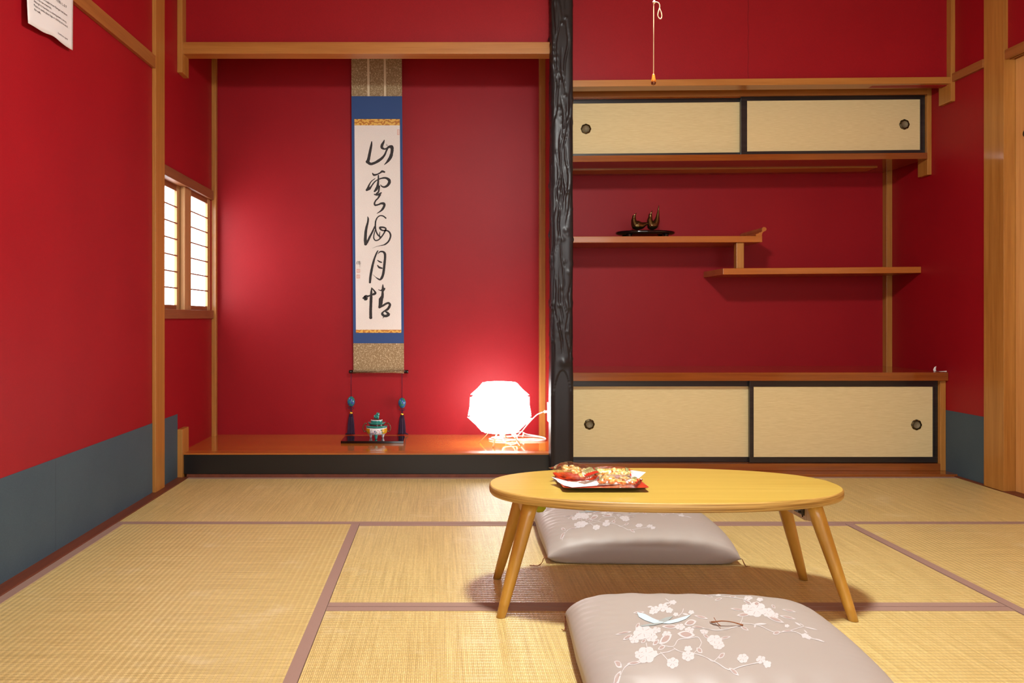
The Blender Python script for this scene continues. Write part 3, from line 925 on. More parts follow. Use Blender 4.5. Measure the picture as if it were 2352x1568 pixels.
bm_lathe(bm, [(.011,.150),(.013,.158),(.013,.1795)], (LX+.012, LY, 0), 16)
link('lamp_socket', bm, PLASTIC, tl)
# power cord
pc = [(LX+.012, LY, .152), (LX+.020, LY-.03, .128), (.352, 4.24, .1185), (.382, 4.26, .124), (.385, 4.33, .155), (.36, 4.40, .135), (.28, 4.47, .1185), (.255, 4.42, .1185), (.32, 4.36, .1185), (.42, 4.41, .119),
      (.52, 4.40, .1185), (.548, 4.45, .1185), (.50, 4.52, .119), (.40, 4.52, .122), (.30, 4.50, .1215), (.27, 4.455, .1215), (.34, 4.40, .1225), (.45, 4.36, .1185), (.535, 4.38, .119), (.54, 4.47, .1225), (.46, 4.55, .128), (.43, 4.54, .142), (.38, 4.50, .132), (.39, 4.46, .126), (.42, 4.45, .150), (.46, 4.44, .200), (.50, 4.43, .243), (.525, 4.427, .256), (.534, 4.427, .259)]
bm = bmesh.new(); bm_sweep(bm, smooth_path(pc), .0031, 8); link('power_cord', bm, PLASTIC, tl)
bm = bmesh.new()
bm_sweep(bm, [(.528,4.427,.258),(.540,4.427,.261),(.541,4.427,.261),(.546,4.427,.2615),(.547,4.427,.2615),(.5585,4.427,.262)], [.005,.006,.0085,.0085,.0065,.0075], 12)
link('plug', bm, PLASTIC, tl)
bm = bmesh.new(); bm_sweep(bm, smooth_path([(.43,4.475,.1235),(.436,4.475,.133),(.438,4.472,.146)]), .009, 10, flat=.6)
link('cord_switch', bm, PLASTIC, tl)
so = box('wall_socket', .5585, .5675, 4.40, 4.455, .21, .31, PLASTIC, bevel=.002)
tag(so, 'small white wall socket beside the black pillar with lamp plug', 'socket')

# ------------------------------------------------------------------ low oval table
tb = empty('oval_table', (.594, 2.268, 0), 'low oval golden wooden table with four splayed round legs', 'table')
OAKTOP = wood('golden_oak_top', lin(194,160,66), lin(211,180,88), 'x', .3, .15, contrast=.9)
OAKLEG = wood('golden_leg_wood', lin(184,134,44), lin(204,154,64), 'z', .35, .2, contrast=.8)
def plyedge():
    m, nt, b = newmat('plywood_edge')
    w = node(nt, 'ShaderNodeTexNoise', Scale=1.0, Detail=3.0, Distortion=.5)
    nt.links.new(coords(nt, (6, 6, 420)), w.inputs['Vector'])
    nt.links.new(ramp(nt, w.outputs['Fac'], [(.35, lin(146,106,44)), (.6, lin(200,160,84))]), b.inputs['Base Color'])
    b.inputs['Roughness'].default_value = .4
    return m
PLY = plyedge()
def oval(a, b, n, p=2.25):
    out = []
    for k in range(n):
        t = 2*PI*k/n
        c, s = math.cos(t), math.sin(t)
        out.append((a*math.copysign(abs(c)**(2/p), c), b*math.copysign(abs(s)**(2/p), s)))
    return out
bm = bmesh.new()
levels = [(-.012, .2835), (-.004, .2840), (-.0008, .288), (0, .2945), (-.0008, .303), (-.003, .3065), (-.0045, .3072)]
ringsT = []
N = 128
for off, z in levels:
    ringsT.append([bm.verts.new((.594+x, 2.268+y, z)) for x, y in oval(.464+off, .243+off, N)])
for A, B in zip(ringsT, ringsT[1:]):
    for k in range(N):
        f = bm.faces.new([A[k], A[(k+1) % N], B[(k+1) % N], B[k]]); f.smooth = True; f.material_index = 1
f = bm.faces.new(ringsT[-1]); f.material_index = 0
f = bm.faces.new(ringsT[0][::-1]); f.material_index = 0
link('tabletop', bm, [OAKTOP, PLY], tb)
legs = [((.151,2.128),(.232,2.170)), ((.163,2.447),(.236,2.385)), ((1.023,2.103),(.944,2.155)), ((1.041,2.435),(.947,2.380))]
for (x0, y0), (x1, y1) in legs:
    bm = bmesh.new()
    P = Vector((x0, y0, .0008)); Q = Vector((x1, y1, .2838)); D = (Q-P)
    # horizontal cut ends: rings kept level
    n = 24; rr = []
    for i in range(9):
        u = i/8; c = P+D*u; r = .0125+.0085*u**1.0
        if i == 0: r = .0115
        rr.append([bm.verts.new((c.x+r*math.cos(2*PI*k/n), c.y+r*math.sin(2*PI*k/n), c.z)) for k in range(n)])
    for A, B in zip(rr, rr[1:]):
        for k in range(n):
            f = bm.faces.new([A[k], A[(k+1) % n], B[(k+1) % n], B[k]]); f.smooth = True
    bm.faces.new(rr[0][::-1]); bm.faces.new(rr[-1])
    link('leg', bm, OAKLEG, tb)
for s, x in ((-1, .226), (1, .952)):
    bm = bmesh.new()
    bm_prism(bm, [(x-.009, 2.165, .2835), (x-.009, 2.165, .232), (x-.009, 2.20, .226), (x-.009, 2.35, .226), (x-.009, 2.385, .232), (x-.009, 2.385, .2835)], (.018, 0, 0))
    link('leg_brace', bm, PALEW, tb, bevel=.001)
    bm = bmesh.new(); xx = x-s*.012
    bm_box(bm, min(xx, x-s*.009), max(xx, x-s*.009), 2.20, 2.26, .238, .283)
    bm_lathe(bm, [(.006,-.002),(.006,.002)], (xx-s*.002, 2.215, .245), 12)
    bm_lathe(bm, [(.005,-.002),(.005,.002)], (xx-s*.002, 2.245, .26), 12)
    bm_sweep(bm, [(xx, 2.21, .28), (xx-s*.004, 2.20, .25), (xx-s*.002, 2.20, .235)], .0018, 8)
    link('hinge', bm, BRONZE, tb)
bm = bmesh.new(); bm_lathe(bm, [(.001,.232),(.012,.235),(.019,.244),(.020,.262),(.018,.2835)], (.262, 2.262, 0), 24)
link('bumper', bm, plain('lime_plastic', lin(178,176,20), .45), tb, 'lime green plastic bumper under the left end')

# ------------------------------------------------------------------ snack tray
tr = empty('snack_tray', (.421, 2.262, .3072), 'square vermilion lacquer tray with black underside on the oval table', 'tray')
VERM = plain('vermilion_lacquer', lin(206,62,24), .15, coat=.5)
def traymesh(mat, dz, flip):
    bm = bmesh.new()
    def ring(h, z, n=6, rc=.012):
        out = []
        for cx_, cy_, a0 in ((h-rc, h-rc, 0), (-h+rc, h-rc, PI/2), (-h+rc, -h+rc, PI), (h-rc, -h+rc, 1.5*PI)):
            for k in range(n):
                a = a0+PI/2*k/(n-1)
                out.append(bm.verts.new((.421+cx_+rc*math.cos(a), 2.262+cy_+rc*math.sin(a), .3072+z)))
        return out
    return bm, ring
bm, ring = traymesh(None, 0, 0)
R = [ring(.082, .0006), ring(.086, .0010), ring(.104, .0088), ring(.109, .0115), ring(.1095, .0122)]
for A, B in zip(R, R[1:]):
    for k in range(24): f = bm.faces.new([A[k], A[(k+1) % 24], B[(k+1) % 24], B[k]]); f.smooth = True
bm.faces.new(R[0][::-1])
link('tray_underside', bm, LACQ, tr)
bm, ring = traymesh(None, 0, 0)
R = [ring(.1095, .0123), ring(.107, .0122), ring(.101, .0090), ring(.086, .0034), ring(.083, .0030)]
for A, B in zip(R, R[1:]):
    for k in range(24): f = bm.faces.new([A[(k+1) % 24], A[k], B[k], B[(k+1) % 24]]); f.smooth = True
bm.faces.new(R[-1])
link('tray_dish', bm, VERM, tr)
# folded paper
bm = bmesh.new()
cen = Vector((.421, 2.262, 0)); nU = 20
grid = {}
rot = Matrix.Rotation(math.radians(19), 3, 'Z')
for i in range(nU+1):
    for j in range(nU+1):
        u = i/nU*2-1; v = j/nU*2-1
        p = rot @ Vector((u*.122, v*.036, 0))
        m_ = max(abs(p.x), abs(p.y))
        z = .0112 if m_ < .083 else .0112+(m_-.083)*.45
        z = max(z, .0040+ (max(0, m_-.083))*.55)+.0015
        z = .0046+max(0, m_-.080)*.29
        if u < -.4 and v > 0: z += .004*(-u-.4)
        if u > .75: z += (u-.75)*.05
        grid[i, j] = bm.verts.new((cen.x+p.x, cen.y+p.y, .3072+z))
for i in range(nU):
    for j in range(nU):
        f = bm.faces.new([grid[i,j], grid[i+1,j], grid[i+1,j+1], grid[i,j+1]]); f.smooth = True
o = link('paper_sheet', bm, plain('white_paper', lin(240,238,242), .7))
md = o.modifiers.new('thick', 'SOLIDIFY'); md.thickness = .0004
tag(o, 'white folded paper sheet lying under the snack packets on tray', 'paper')

def clearmat():
    m, nt, b = newmat('clear_wrapper')
    out = nt.nodes['Material Output']
    nt.nodes.remove(b)
    t = node(nt, 'ShaderNodeBsdfTransparent'); t.inputs['Color'].default_value = (.97,.97,.96,1)
    g = node(nt, 'ShaderNodeBsdfGlossy'); g.inputs['Roughness'].default_value = .08
    g.inputs['Color'].default_value = (1,1,1,1)
    fr = node(nt, 'ShaderNodeFresnel'); fr.inputs['IOR'].default_value = 1.6
    nz = node(nt, 'ShaderNodeTexNoise', Scale=70.0, Detail=2.0, Distortion=1.5)
    nt.links.new(coords(nt), nz.inputs['Vector'])
    bp = node(nt, 'ShaderNodeBump'); bp.inputs['Strength'].default_value = 1.0; bp.inputs['Distance'].default_value = .002
    nt.links.new(nz.outputs['Fac'], bp.inputs['Height'])
    nt.links.new(bp.outputs['Normal'], g.inputs['Normal']); nt.links.new(bp.outputs['Normal'], fr.inputs['Normal'])
    mx = node(nt, 'ShaderNodeMixShader')
    ad = node(nt, 'ShaderNodeMath', operation='MULTIPLY_ADD'); ad.inputs[1].default_value = .38; ad.inputs[2].default_value = .02
    nt.links.new(fr.outputs[0], ad.inputs[0]); nt.links.new(ad.outputs[0], mx.inputs[0])
    nt.links.new(t.outputs[0], mx.inputs[1]); nt.links.new(g.outputs[0], mx.inputs[2])
    nt.links.new(mx.outputs[0], out.inputs['Surface'])
    return m
CLEAR = clearmat()
def crackermat():
    m, nt, b = newmat('golden_rice_cracker')
    n = node(nt, 'ShaderNodeTexNoise', Scale=140.0, Detail=4.0)
    nt.links.new(coords(nt), n.inputs['Vector'])
    nt.links.new(ramp(nt, n.outputs['Fac'], [(.33, lin(222,146,56)), (.5, lin(246,196,104)), (.64, lin(255,238,190))]), b.inputs['Base Color'])
    b.inputs['Roughness'].default_value = .45
    bump(nt, b, n.outputs['Fac'], .6, .002)
    return m
CRACK = crackermat()
REDINK = plain('red_printed_strip', lin(196,44,30), .35)
OLIVE = plain('olive_printed_band', lin(168,164,112), .35)
def packet(cx_, cy_, cz_, L, Wd, T, rz, tilt, seed, label):
    t = empty('snack_packet', (cx_, cy_, cz_), label, 'snack packet', 'clear packets of rice crackers on the vermilion tray')
    t.rotation_euler = (tilt[0], tilt[1], rz)
    rnd = random.Random(seed)
    off = world_of(t)
    def zt(u, v, s):
        e = max(0, 1-abs(u)**4)*max(0, 1-abs(v)**2.6)
        return s*T*.5*e**.5*(1+.18*noise.noise(Vector((u*3, v*3, seed))))+T*.5
    bm = bmesh.new(); nu, nv = 36, 20
    for s in (1, -1):
        g = {}
        for i in range(nu+1):
            for j in range(nv+1):
                u = i/nu*2-1; v = j/nv*2-1
                uu = max(-1, min(1, u/.82))
                ww = 1-.06*(1-abs(uu))
                wr = .0018*math.sin(v*22+seed)*(abs(u) > .7)
                g[i,j] = bm.verts.new((u*L/2, v*Wd/2*ww, zt(uu, v, s)+wr+s*.0002))
        for i in range(nu):
            for j in range(nv):
                f = bm.faces.new([g[i,j], g[i+1,j], g[i+1,j+1], g[i,j+1]]); f.smooth = True
    bmesh.ops.translate(bm, verts=bm.verts, vec=off)
    link('wrapper', bm, CLEAR, t)
    for k, (u0, u1, mi) in enumerate(((.80,.86,0),(-.86,-.80,0),(.62,.80,1),(-.80,-.68,1))):
        bm = bmesh.new()
        nv2 = 16; rows = []
        for uu_ in (u0, u1):
            row = []
            for j in range(nv2+1):
                v = j/nv2*2-1; uu = max(-1, min(1, uu_/.82))
                row.append(bm.verts.new((uu_*L/2, v*Wd/2*(.8 if mi else .97), zt(uu, v, 1)+.0018*math.sin(v*22+seed)*(abs(uu_) > .7)+.0008)))
            rows.append(row)
        for j in range(nv2):
            f = bm.faces.new([rows[0][j], rows[1][j], rows[1][j+1], rows[0][j+1]]); f.smooth = True
        bmesh.ops.translate(bm, verts=bm.verts, vec=off)
        link('red_strip' if mi == 0 else 'olive_band', bm, [REDINK, OLIVE][mi], t, fixn=False)
    spots = []
    for k in range(14):
        for _ in range(60):
            x = rnd.uniform(-.36, .36)*L; y = rnd.uniform(-.31, .31)*Wd
            if all((x-a)**2+(y-b)**2 > .0115**2 for a, b in spots): break
        spots.append((x, y))
        bm = bmesh.new()
        bm_blob(bm, (x, y, T*.5+rnd.uniform(-.12, .16)*T), (rnd.uniform(.008,.0125), rnd.uniform(.0065,.0095), rnd.uniform(.0045,.007)), 2, .25, seed*20+k)
        bmesh.ops.translate(bm, verts=bm.verts, vec=off)
        link('rice_cracker', bm, CRACK, t)
packet(.362, 2.294, .3205, .120, .082, .036, math.radians(-38), (0, math.radians(6), 0), 3, 'clear packet of rice crackers on the left half of the red tray')
packet(.466, 2.224, .3135, .118, .062, .024, math.radians(-20), (0,0,0), 5, 'clear packet of rice crackers at the front right of the red tray')
packet(.468, 2.318, .3165, .115, .056, .026, math.radians(-8), (math.radians(8),0,0), 8, 'clear packet of rice crackers at the back right of the red tray')

# ------------------------------------------------------------------ cushions
def satin():
    m, nt, b = newmat('mauve_grey_satin')
    b.inputs['Base Color'].default_value = lin(170,159,150)
    b.inputs['Roughness'].default_value = .47
    b.inputs['Specular IOR Level'].default_value = .45
    b.inputs['Sheen Weight'].default_value = .1
    n = node(nt, 'ShaderNodeTexNoise', Scale=1.0, Detail=2.0)
    nt.links.new(coords(nt, (900,900,900)), n.inputs['Vector'])
    bump(nt, b, n.outputs['Fac'], .15, .0004)
    return m
SATIN = satin()
THREADW = plain('white_embroidery', lin(208,203,202), .5)
THREADM = plain('mauve_embroidery', lin(176,154,146), .5)
THREADB = plain('pale_blue_embroidery', lin(196,216,222), .5)
THREADG = plain('grey_blue_embroidery', lin(160,168,166), .5)
BRTH = plain('brown_thread', lin(134,78,34), .7)
C2 = (.583, 1.80, math.radians(-3.0))
def c2local(x, y):
    px = 1280+x/3.267; py = 1340+y/3.267
    d = (.75-.080)*F/(py-CY); X = (px-CX)*d/F
    v = Matrix.Rotation(-C2[2], 2) @ Vector((X-C2[0], d-C2[1]))
    return v.x, v.y
FLW = [(630,440,75),(690,480,45),(730,425,35),(560,490,40),(650,605,75),(600,600,40),(710,600,30),(1180,500,55),(1210,540,45),(975,620,48),(975,568,30),(855,665,45),(1440,160,32),(1530,175,25),(1500,255,75),(1440,250,45),(1590,275,45),(1640,300,35),(1420,235,30),(860,200,25),(780,240,40),(720,255,35),(830,262,28),(700,270,25),(1000,280,22),(880,295,20),(915,400,35),(985,425,35),(1100,430,32),(810,460,35),(1210,128,20),(1740,385,18),(1880,460,28),(1910,475,20),(1400,640,42),(1540,650,36),(1590,680,30)]
LVS = [(550,275,640,270,16),(410,440,540,430,16),(470,485,545,455,22),(770,395,900,400,28),(945,380,1040,345,40),(1000,400,1110,385,22),(1020,305,1130,325,14),(570,410,600,360,20),(890,455,1030,465,45),(750,530,850,460,45),(700,540,750,500,26),(740,570,800,545,24),(610,520,650,495,20),(1040,560,1085,600,30),(1090,455,1140,490,20),(1220,490,1305,470,18),(1210,640,1260,600,26),(400,620,460,665,28),(390,740,455,680,28),(500,655,610,655,16),(1290,700,1370,740,18),(1300,245,1420,260,14),(1350,300,1460,290,24),(1580,305,1720,360,26),(1680,300,1810,325,18),(1700,250,1810,265,14),(1620,215,1650,245,16),(1490,370,1585,372,12),(1490,400,1495,370,12),(1380,385,1445,420,18),(1630,450,1690,435,24),(1700,430,1790,425,14),(1800,350,1850,380,12),(1870,385,1980,405,8),(1870,410,1900,440,8),(1960,480,2030,500,10),(1180,180,1240,160,18),(1100,125,1170,150,14),(1290,150,1350,145,20),(1330,120,1430,130,10),(1480,210,1530,210,26),(1400,185,1470,215,14),(790,210,840,205,10),(660,235,700,230,10),(930,290,980,300,12)]
STM = [[(1120,110),(1180,130),(1260,145),(1340,160),(1400,175),(1450,195),(1480,230)],[(1180,130),(1210,128),(1260,125),(1300,115)],[(1400,300),(1390,340),(1370,380)],[(1370,380),(1300,385),(1230,380),(1150,378),(1100,385)],[(1390,360),(1460,370),(1530,385),(1600,420),(1660,440),(1740,430),(1800,430),(1850,450),(1900,470),(2030,500)],[(1740,430),(1800,410),(1850,390),(1870,380),(1840,360)],[(800,170),(830,195),(840,220),(800,240)],[(940,250),(930,280),(900,310)],[(640,480),(700,500),(780,540),(860,550),(900,500),(980,490),(1050,480),(1080,520)],[(860,560),(920,590),(1050,610),(1130,640),(1200,670),(1290,710),(1400,690),(1520,670)],[(870,570),(820,590),(760,600),(700,630),(620,640),(560,650),(480,670),(440,720),(420,745)],[(760,590),(790,620),(820,650)],[(1080,520),(1060,560),(1020,600)],[(1130,640),(1170,660),(1220,620)],[(650,520),(660,560),(690,575)]]
BRD = [([(580,270),(640,285),(700,320),(750,345),(800,352),(760,375),(700,365),(640,340),(595,310)], 2), ([(800,352),(860,340),(930,320),(1000,300),(960,335),(900,360),(830,375),(780,370)], 2), ([(740,350),(800,320),(860,310),(830,340),(800,360)], 3), ([(600,388),(660,376),(740,365),(790,366),(720,384),(620,397)], 3)]

def cushion(cx_, cy_, rz, sx, sy, label, seed, T=.098):
    t = empty('floor_cushion', (cx_, cy_, .0016), label, 'cushion', 'mauve-grey floor cushions')
    t.rotation_euler = (0, 0, rz)
    off = world_of(t)
    def surf(u, v, s):
        # plan: sides pull in a little, corners poke out
        x = u*sx/2*(1-.035*(1-u*u*0)*(1-v*v*1.0)*1 if False else 1)
        x = u*sx/2*(1-.03*abs(v)**1.5*(1-abs(v))*4*.3+.0)
        y = v*sy/2
        x *= 1-.035*(1-abs(v)**3)*abs(u)**3*-0.4
        y *= 1-.035*(1-abs(u)**3)*abs(v)**3*-0.4
        fu = max(0, 1-abs(u)**6); fv = max(0, 1-abs(v)**6)
        e = (fu*fv)**.48
        cr = (abs(u)*abs(v))**3
        seam = .040-.022*cr
        if s > 0:
            z = seam+(T-.040)*e
            w = math.exp(-((abs(u)-.84)/.13)**2)*fv**.5
            z += .0034*w*(1-abs(math.sin(v*30+1.4*math.sin(v*5+seed)+u*5)))**1.6*(1.0 if u < 0 else .3)
            w2 = math.exp(-((abs(v)-.9)/.12)**2)*fu**.5
            z += .0012*w2*math.sin(u*26+seed)
            z += .0035*noise.noise(Vector((u*2.2, v*2.2, seed)))*e
            dd = (u*u+v*v); z -= .012*math.exp(-dd/.012)
            # crease diagonals near corners
        else:
            z = seam-(seam+.0)*min(1, e*2.3)
            z = max(0, z)
        return Vector((x, y, z))
    bm = bmesh.new(); n = 90
    def cl(i):
        a = i/n*2-1
        return math.sin(a*PI/2)*.55+a*.45
    top_ = {}; bot = {}
    for i in range(n+1):
        for j in range(n+1):
            u, v = cl(i), cl(j)
            top_[i,j] = bm.verts.new(surf(u, v, 1))
            if i in (0, n) or j in (0, n): bot[i,j] = top_[i,j]
            else: bot[i,j] = bm.verts.new(surf(u, v, -1))
    for i in range(n):
        for j in range(n):
            f = bm.faces.new([top_[i,j], top_[i+1,j], top_[i+1,j+1], top_[i,j+1]]); f.smooth = True
            f = bm.faces.new([bot[i,j+1], bot[i+1,j+1], bot[i+1,j], bot[i,j]]); f.smooth = True
    bvh = BVHTree.FromBMesh(bm)
    def on(x, y, lift=.0008):
        h = bvh.ray_cast(Vector((x, y, 1)), Vector((0,0,-1)))
        return Vector((x, y, (h[0].z if h[0] else .04)+lift))
    bmesh.ops.translate(bm, verts=bm.verts, vec=off)
    link('cushion_cover', bm, SATIN, t, fixn=False)
    bm = bmesh.new()
    sxl = .97
    def fan(poly, mi, lift):
        lift = lift*.45
        c = (sum(p[0] for p in poly)/len(poly), sum(p[1] for p in poly)/len(poly))
        vc = bm.verts.new(on(c[0], c[1], lift)); vs = [bm.verts.new(on(x, y, lift)) for x, y in poly]
        for k in range(len(vs)):
            f = bm.faces.new([vc, vs[k], vs[(k+1) % len(vs)]]); f.material_index = mi; f.smooth = True
    def L(x, y):
        a, b = c2local(x, y); return a*sxl, b*sxl
    rnd = random.Random(11)
    for x, y, r in FLW:
        npet = 6 if r > 40 else 5
        a0 = rnd.uniform(0, 2)
        for k in range(npet):
            a = a0+2*PI*k/npet
            c = (x+r*.62*math.cos(a), y+r*.5*.62*math.sin(a)*1.4)
            fan([L(c[0]+r*.46*math.cos(q*PI/5), c[1]+r*.36*math.sin(q*PI/5)) for q in range(10)], 0, .0010+.00004*k)
        fan([L(x+r*.4*math.cos(q*PI/5), y+r*.30*math.sin(q*PI/5)) for q in range(10)], 0, .0013)
        if r > 30:
            for k in range(npet):
                a = a0+PI/npet+2*PI*k/npet
                p0 = (x+r*.25*math.cos(a), y+r*.2*math.sin(a)); p1 = (x+r*.75*math.cos(a), y+r*.52*math.sin(a))
                ribbon = [L(p0[0]-1.5,p0[1]), L(p0[0]+1.5,p0[1]), L(p1[0]+1.5,p1[1]+1), L(p1[0]-1.5,p1[1]-1)]
                fan(ribbon, 1, .0017)
    def leaf(x0, y0, x1, y1, w, k=1.0):
        d = Vector((x1-x0, y1-y0)); n_ = Vector((-d.y, d.x)).normalized(); out = []
        c = Vector(((x0+x1)/2, (y0+y1)/2))
        N_ = 7
        for q in range(N_+1):
            u = q/N_; s_ = math.sin(PI*u)**.8
            out.append(c+(Vector((x0,y0))+d*u-c)*k+n_*w*.5*s_*k)
        for q in range(N_-1, 0, -1):
            u = q/N_; s_ = math.sin(PI*u)**.8
            out.append(c+(Vector((x0,y0))+d*u-c)*k-n_*w*.5*s_*k)
        return [L(p.x, p.y) for p in out]
    for i, (x0, y0, x1, y1, w) in enumerate(LVS):
        fan(leaf(x0, y0, x1, y1, w*1.25), 0, .0011)
        if w > 13: fan(leaf(x0, y0, x1, y1, w*1.25, .66), 1, .0019)
    for pts in STM:
        P = smooth_path([Vector((x, y, 0)) for x, y in pts], 4)
        va = []; vb = []
        for i, p in enumerate(P):
            d = P[min(i+1, len(P)-1)]-P[max(i-1, 0)]; d.normalize(); n_ = Vector((-d.y, d.x, 0))*2.6
            wob = 1+.5*noise.noise(p*.05)
            a = L(*(p+n_*wob).xy); b = L(*(p-n_*wob).xy)
            va.append(bm.verts.new(on(*a, .0006))); vb.append(bm.verts.new(on(*b, .0006)))
        for i in range(len(va)-1):
            f = bm.faces.new([va[i], va[i+1], vb[i+1], vb[i]]); f.smooth = True
    for poly, mi in BRD: fan([L(x, y) for x, y in poly], mi, .0022+.0002*mi)
    for f in bm.faces:
        f.normal_update()
        if f.normal.z < 0: f.normal_flip()
    bmesh.ops.translate(bm, verts=bm.verts, vec=off)
    link('embroidery', bm, [THREADW, THREADM, THREADB, THREADG], t, fixn=False)
    # centre tie
    bm = bmesh.new(); rnd = random.Random(seed)
    A = L(1150, 345); B = L(1400, 385)
    for k in range(5):
        m1 = on(A[0]*.65+B[0]*.35, A[1]*.65+B[1]*.35); m2 = on(A[0]*.3+B[0]*.7, A[1]*.3+B[1]*.7)
        j = lambda s: Vector((rnd.uniform(-s, s), rnd.uniform(-s, s), rnd.uniform(0, s*.6)))
        bm_sweep(bm, smooth_path([on(*A, .0015)+j(.003), m1+j(.0012)+Vector((0,0,.009)), m2+j(.0012)+Vector((0,0,.007)), on(*B, .0015)+j(.003)], 5), .0009, 5)
    q = on(A[0]*.8+B[0]*.2, A[1]*.8+B[1]*.2)
    bm_sweep(bm, [q+Vector((-.004,.010,.012)), q+Vector((0,0,.005)), q+Vector((.004,-.012,.002))], .0009, 5)
    bmesh.ops.translate(bm, verts=bm.verts, vec=off)
    link('centre_tie', bm, BRTH, t)
    # corner threads
    for (u, v, dx, dy) in ((-1,-1,-.05,-.03), (1,-1,.02,-.02), (-1,1,-.012,-.06), (1,1,.03,.01)):
        bm = bmesh.new()
        c = Vector((u*sx/2*.985, v*sy/2*.985, .019))
        for k in range(4):
            j = lambda s: Vector((rnd.uniform(-s, s), rnd.uniform(-s, s), 0))
            P = [c, c+Vector((dx*.3, dy*.25, .000))+j(.001), c+Vector((dx*.45, dy*.7, -.010))+j(.001), Vector((c.x+dx*.7, c.y+dy, .0022))+j(.002), Vector((c.x+dx*1.1, c.y+dy*.95, .0022))+j(.006)]
            bm_sweep(bm, smooth_path(P, 5), .0008, 5)
        bmesh.ops.translate(bm, verts=bm.verts, vec=off)
        link('corner_tassel', bm, BRTH, t)
cushion(C2[0], C2[1], C2[2], .585, .56, 'mauve-grey satin floor cushion with white embroidery, nearest the camera', 1.0)
cushion(.625, 2.850, math.radians(-1.5), .585, .545, 'mauve-grey satin floor cushion lying behind and under the oval table', 4.0)

# ------------------------------------------------------------------ pendant lamp and pull cord
PXl, PYl = .489, 1.95
pl = empty('pendant_lamp', (PXl, PYl, 1.87), 'white round pendant lamp hanging over the oval table', 'lamp')
LAMP = emis('lit_opal_diffuser', (.97, 1, .97, 1), 300.0)
bm = bmesh.new(); bm_lathe(bm, [(.001,1.885),(.05,1.889),(.085,1.906),(.104,1.94),(.106,1.966)], (PXl, PYl, 0), 32)
link('diffuser', bm, LAMP, pl)
bm = bmesh.new(); bm_lathe(bm, [(.042,2.012),(.042,2.05),(.015,2.075)], (PXl, PYl, 0), 24)
link('lamp_holder', bm, PLASTIC, pl)
bm = bmesh.new()
bm_lathe(bm, [(.107,1.968),(.150,1.962),(.152,1.966),(.13,1.985),(.09,2.005),(.04,2.015)], (PXl, PYl, 0), 40)
link('shade', bm, PLASTIC, pl)
bm = bmesh.new(); bm_sweep(bm, [(PXl, PYl, 2.07), (PXl, PYl, ZC-.03)], .0035, 10)
link('hanging_cable', bm, PLASTIC, pl)
bm = bmesh.new(); bm_lathe(bm, [(.05,ZC-.05),(.055,ZC-.03),(.055,ZC-.0005)], (PXl, PYl, 0), 24)
link('ceiling_rose', bm, PLASTIC, pl)
CORD = plain('cream_cord', lin(240,214,170), .6)
kx = lambda x, y: W(x, y, PYl)
pcd = empty('pull_cord', (PXl, PYl, 1.286), 'thin cream pull cord with loop and amber wooden knob hanging overhead', 'pull cord')
bm = bmesh.new()
bm_sweep(bm, [(PXl, PYl, 1.884), kx(1502.5, 0), kx(1501.5, 9), kx(1501.3, 60), kx(1501, 172)], .0012, 8)
link('cord', bm, CORD, pcd)
bm = bmesh.new()
lp = [kx(1502,5), kx(1509,5), kx(1514,9), kx(1515,18), kx(1512,28), kx(1511,36), kx(1514,42), kx(1518,43), kx(1520,38), kx(1519,30), kx(1515,20)]
bm_sweep(bm, smooth_path(lp, 6), .0012, 8)
bm_blob(bm, kx(1502.5, 5), (.0032,.003,.0042), 2, .15)
link('loop', bm, CORD, pcd)
k0 = kx(1501, 170)
bm = bmesh.new(); bm_lathe(bm, [(.0019,0),(.0027,-.0017),(.0041,-.0094),(.0055,-.0153),(.0058,-.0192)], k0, 20)
link('knob', bm, plain('amber_wood', lin(206,118,34), .3, coat=.3), pcd)
bm = bmesh.new(); bm_lathe(bm, [(.0056,-.0192),(.0056,-.021),(.0043,-.0243),(.001,-.0256)], k0, 20)
link('knob_tip', bm, plain('brown_metal_tip', lin(130,84,60), .25, .8), pcd)

# ------------------------------------------------------------------ notice on the left wall
XP = -1.2180
nt_ = empty('paper_notice', (XP, 2.65, 1.62), 'white printed paper notice in a clear sleeve hanging on the left red wall', 'notice')
PAP = plain('notice_paper', lin(226,220,218), .5)
ya, yb = 2.493, 2.813
def nz(y, z): return z+(y-2.493)*.065
bm = bmesh.new(); nU, nV = 24, 14; g = {}
def nx(y, z):
    t = max(0, (1.80-z)/.18)
    return XP+.0006+.006*t*t*(1+math.sin((y-ya)/(yb-ya)*PI*1.6+.4))*.5+.002*t*math.cos((y-ya)*30)
for i in range(nU+1):
    for j in range(nV+1):
        y = ya+(yb-ya)*i/nU; z = 1.6155+.235*j/nV
        dip = .006*math.exp(-((y-2.66)/.045)**2)*max(0, 1-j/4)
        g[i,j] = bm.verts.new((nx(y, z), y, nz(y, z)+dip))
for i in range(nU):
    for j in range(nV):
        f = bm.faces.new([g[i,j], g[i+1,j], g[i+1,j+1], g[i,j+1]]); f.smooth = True
pap = link('notice_sheet', bm, PAP, nt_, fixn=False)
md = pap.modifiers.new('thick', 'SOLIDIFY'); md.thickness = .0006; md.offset = -1
INK2 = plain('printed_text', lin(44,40,44), .6)
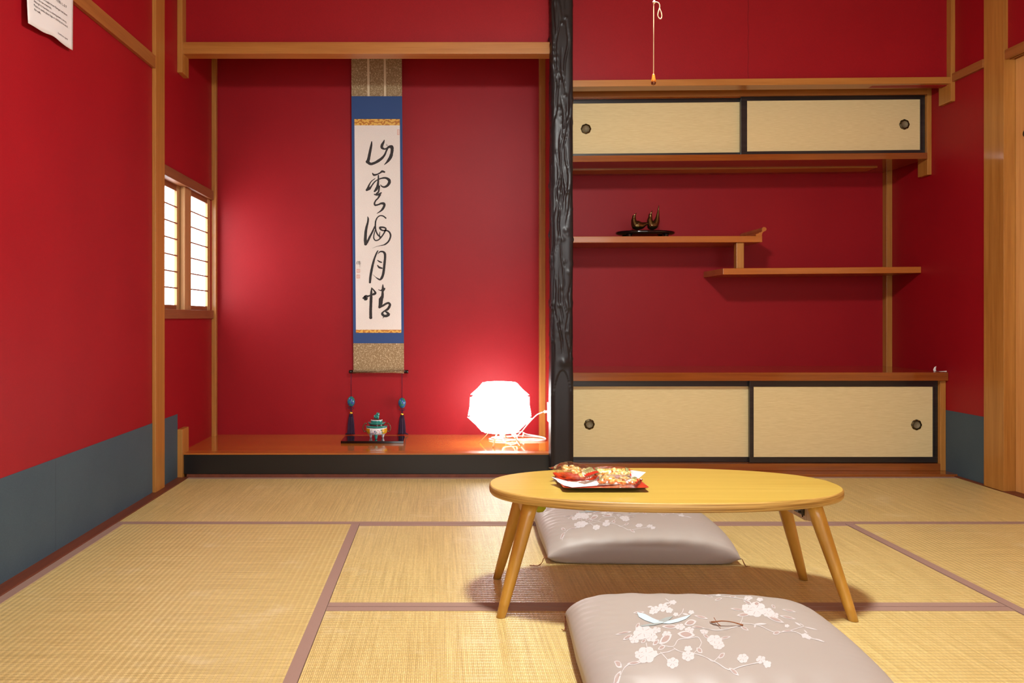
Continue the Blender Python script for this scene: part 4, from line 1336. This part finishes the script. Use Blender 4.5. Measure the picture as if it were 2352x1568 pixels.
def text_line(s, y0, y1, z0, size=None, nm='printed_text'):
    cu = bpy.data.curves.new('txt', 'FONT'); cu.body = s; cu.size = 1
    o = bpy.data.objects.new('txt', cu); COL.objects.link(o)
    dg = bpy.context.evaluated_depsgraph_get()
    me = bpy.data.meshes.new_from_object(o.evaluated_get(dg))
    bpy.data.objects.remove(o); bpy.data.curves.remove(cu)
    if not len(me.vertices): return
    xs = [v.co.x for v in me.vertices]; w = max(xs)-min(xs); x0 = min(xs)
    ky = (y1-y0)/w; kz = size if size else ky
    bm = bmesh.new(); bm.from_mesh(me); bpy.data.meshes.remove(me)
    for v in bm.verts:
        y = y0+(v.co.x-x0)*ky; z = z0+v.co.y*kz
        v.co = Vector((nx(y, z)+.0008, y, nz(y, z)))
    link(nm, bm, INK2, nt_, fixn=False)
Yp = lambda px: 1.2145*F/(CX-px)
Zp = lambda px, py: .75+(CY-py)*Yp(px)/F-(Yp(px)-2.493)*.065
zl = Zp(77.5, 20)       # baseline of 'the walls.'
sp = .0122
def tl_(s, pa, pb, k, sz=.0098): text_line(s, Yp(pa), Yp(pb), zl-.0035+sp*k, sz)
tl_('the walls.', 77.5, 94.5, 0)
tl_('Please be careful about bags or clothing not to touch', 77.5, 157.5, 1)
tl_('Although it is harmless, a coloring power is strong.', 77.5, 154.5, 2)
tl_('oxide) as raw materials.', 77.5, 119.5, 3)
tl_('The walls are made from Bengal red (iron', 77.5, 156, 4)
tl_('ベンガラの壁に触れないようお願いします', 77.5, 155, 6, .011)
tl_('Guesthouse', 132.5, 147.5, -2.3, .008); tl_('nagonde', 149, 158, -2.3, .008)

# hairline plaster crack in the wall over the shelves and seam in the grey dado
bm = bmesh.new()
bm_sweep(bm, [(W(1718.5+.8*math.sin(y*.11), y, 4.0594)) for y in range(-60, 182, 8)], .0006, 4)
cr = link('trim_%d' % (tn[0]+1), bm, plain('plaster_crack', lin(92,8,18), .8)); struct(cr)
bm = bmesh.new(); ys = 1.2325*F/(CX-128)
bm_box(bm, XL+.0013, XL+.0017, ys-.0006, ys+.0006, .005, .30)
struct(link('trim_%d' % (tn[0]+2), bm, plain('seam_line', lin(60,66,74), .8)))

# ------------------------------------------------------------------ world, camera
w = bpy.data.worlds.new('World'); S.world = w; w.use_nodes = True
w.node_tree.nodes['Background'].inputs[0].default_value = (.8, .88, 1, 1)
w.node_tree.nodes['Background'].inputs[1].default_value = .6
cam = bpy.data.cameras.new('camera'); co = bpy.data.objects.new('camera', cam); COL.objects.link(co)
co.location = (0, 0, H); co.rotation_euler = (PI/2, 0, 0)
cam.sensor_width = 36; cam.sensor_fit = 'HORIZONTAL'; cam.lens = F/2352*36
cam.shift_x = (1176-CX)/2352; cam.shift_y = -(784-CY)/2352
cam.clip_start = .05
S.camera = co
S.view_settings.view_transform = 'Standard'; S.view_settings.look = 'None'
S.view_settings.gamma = 1; S.view_settings.use_curve_mapping = False
S.view_settings.exposure = 0.52
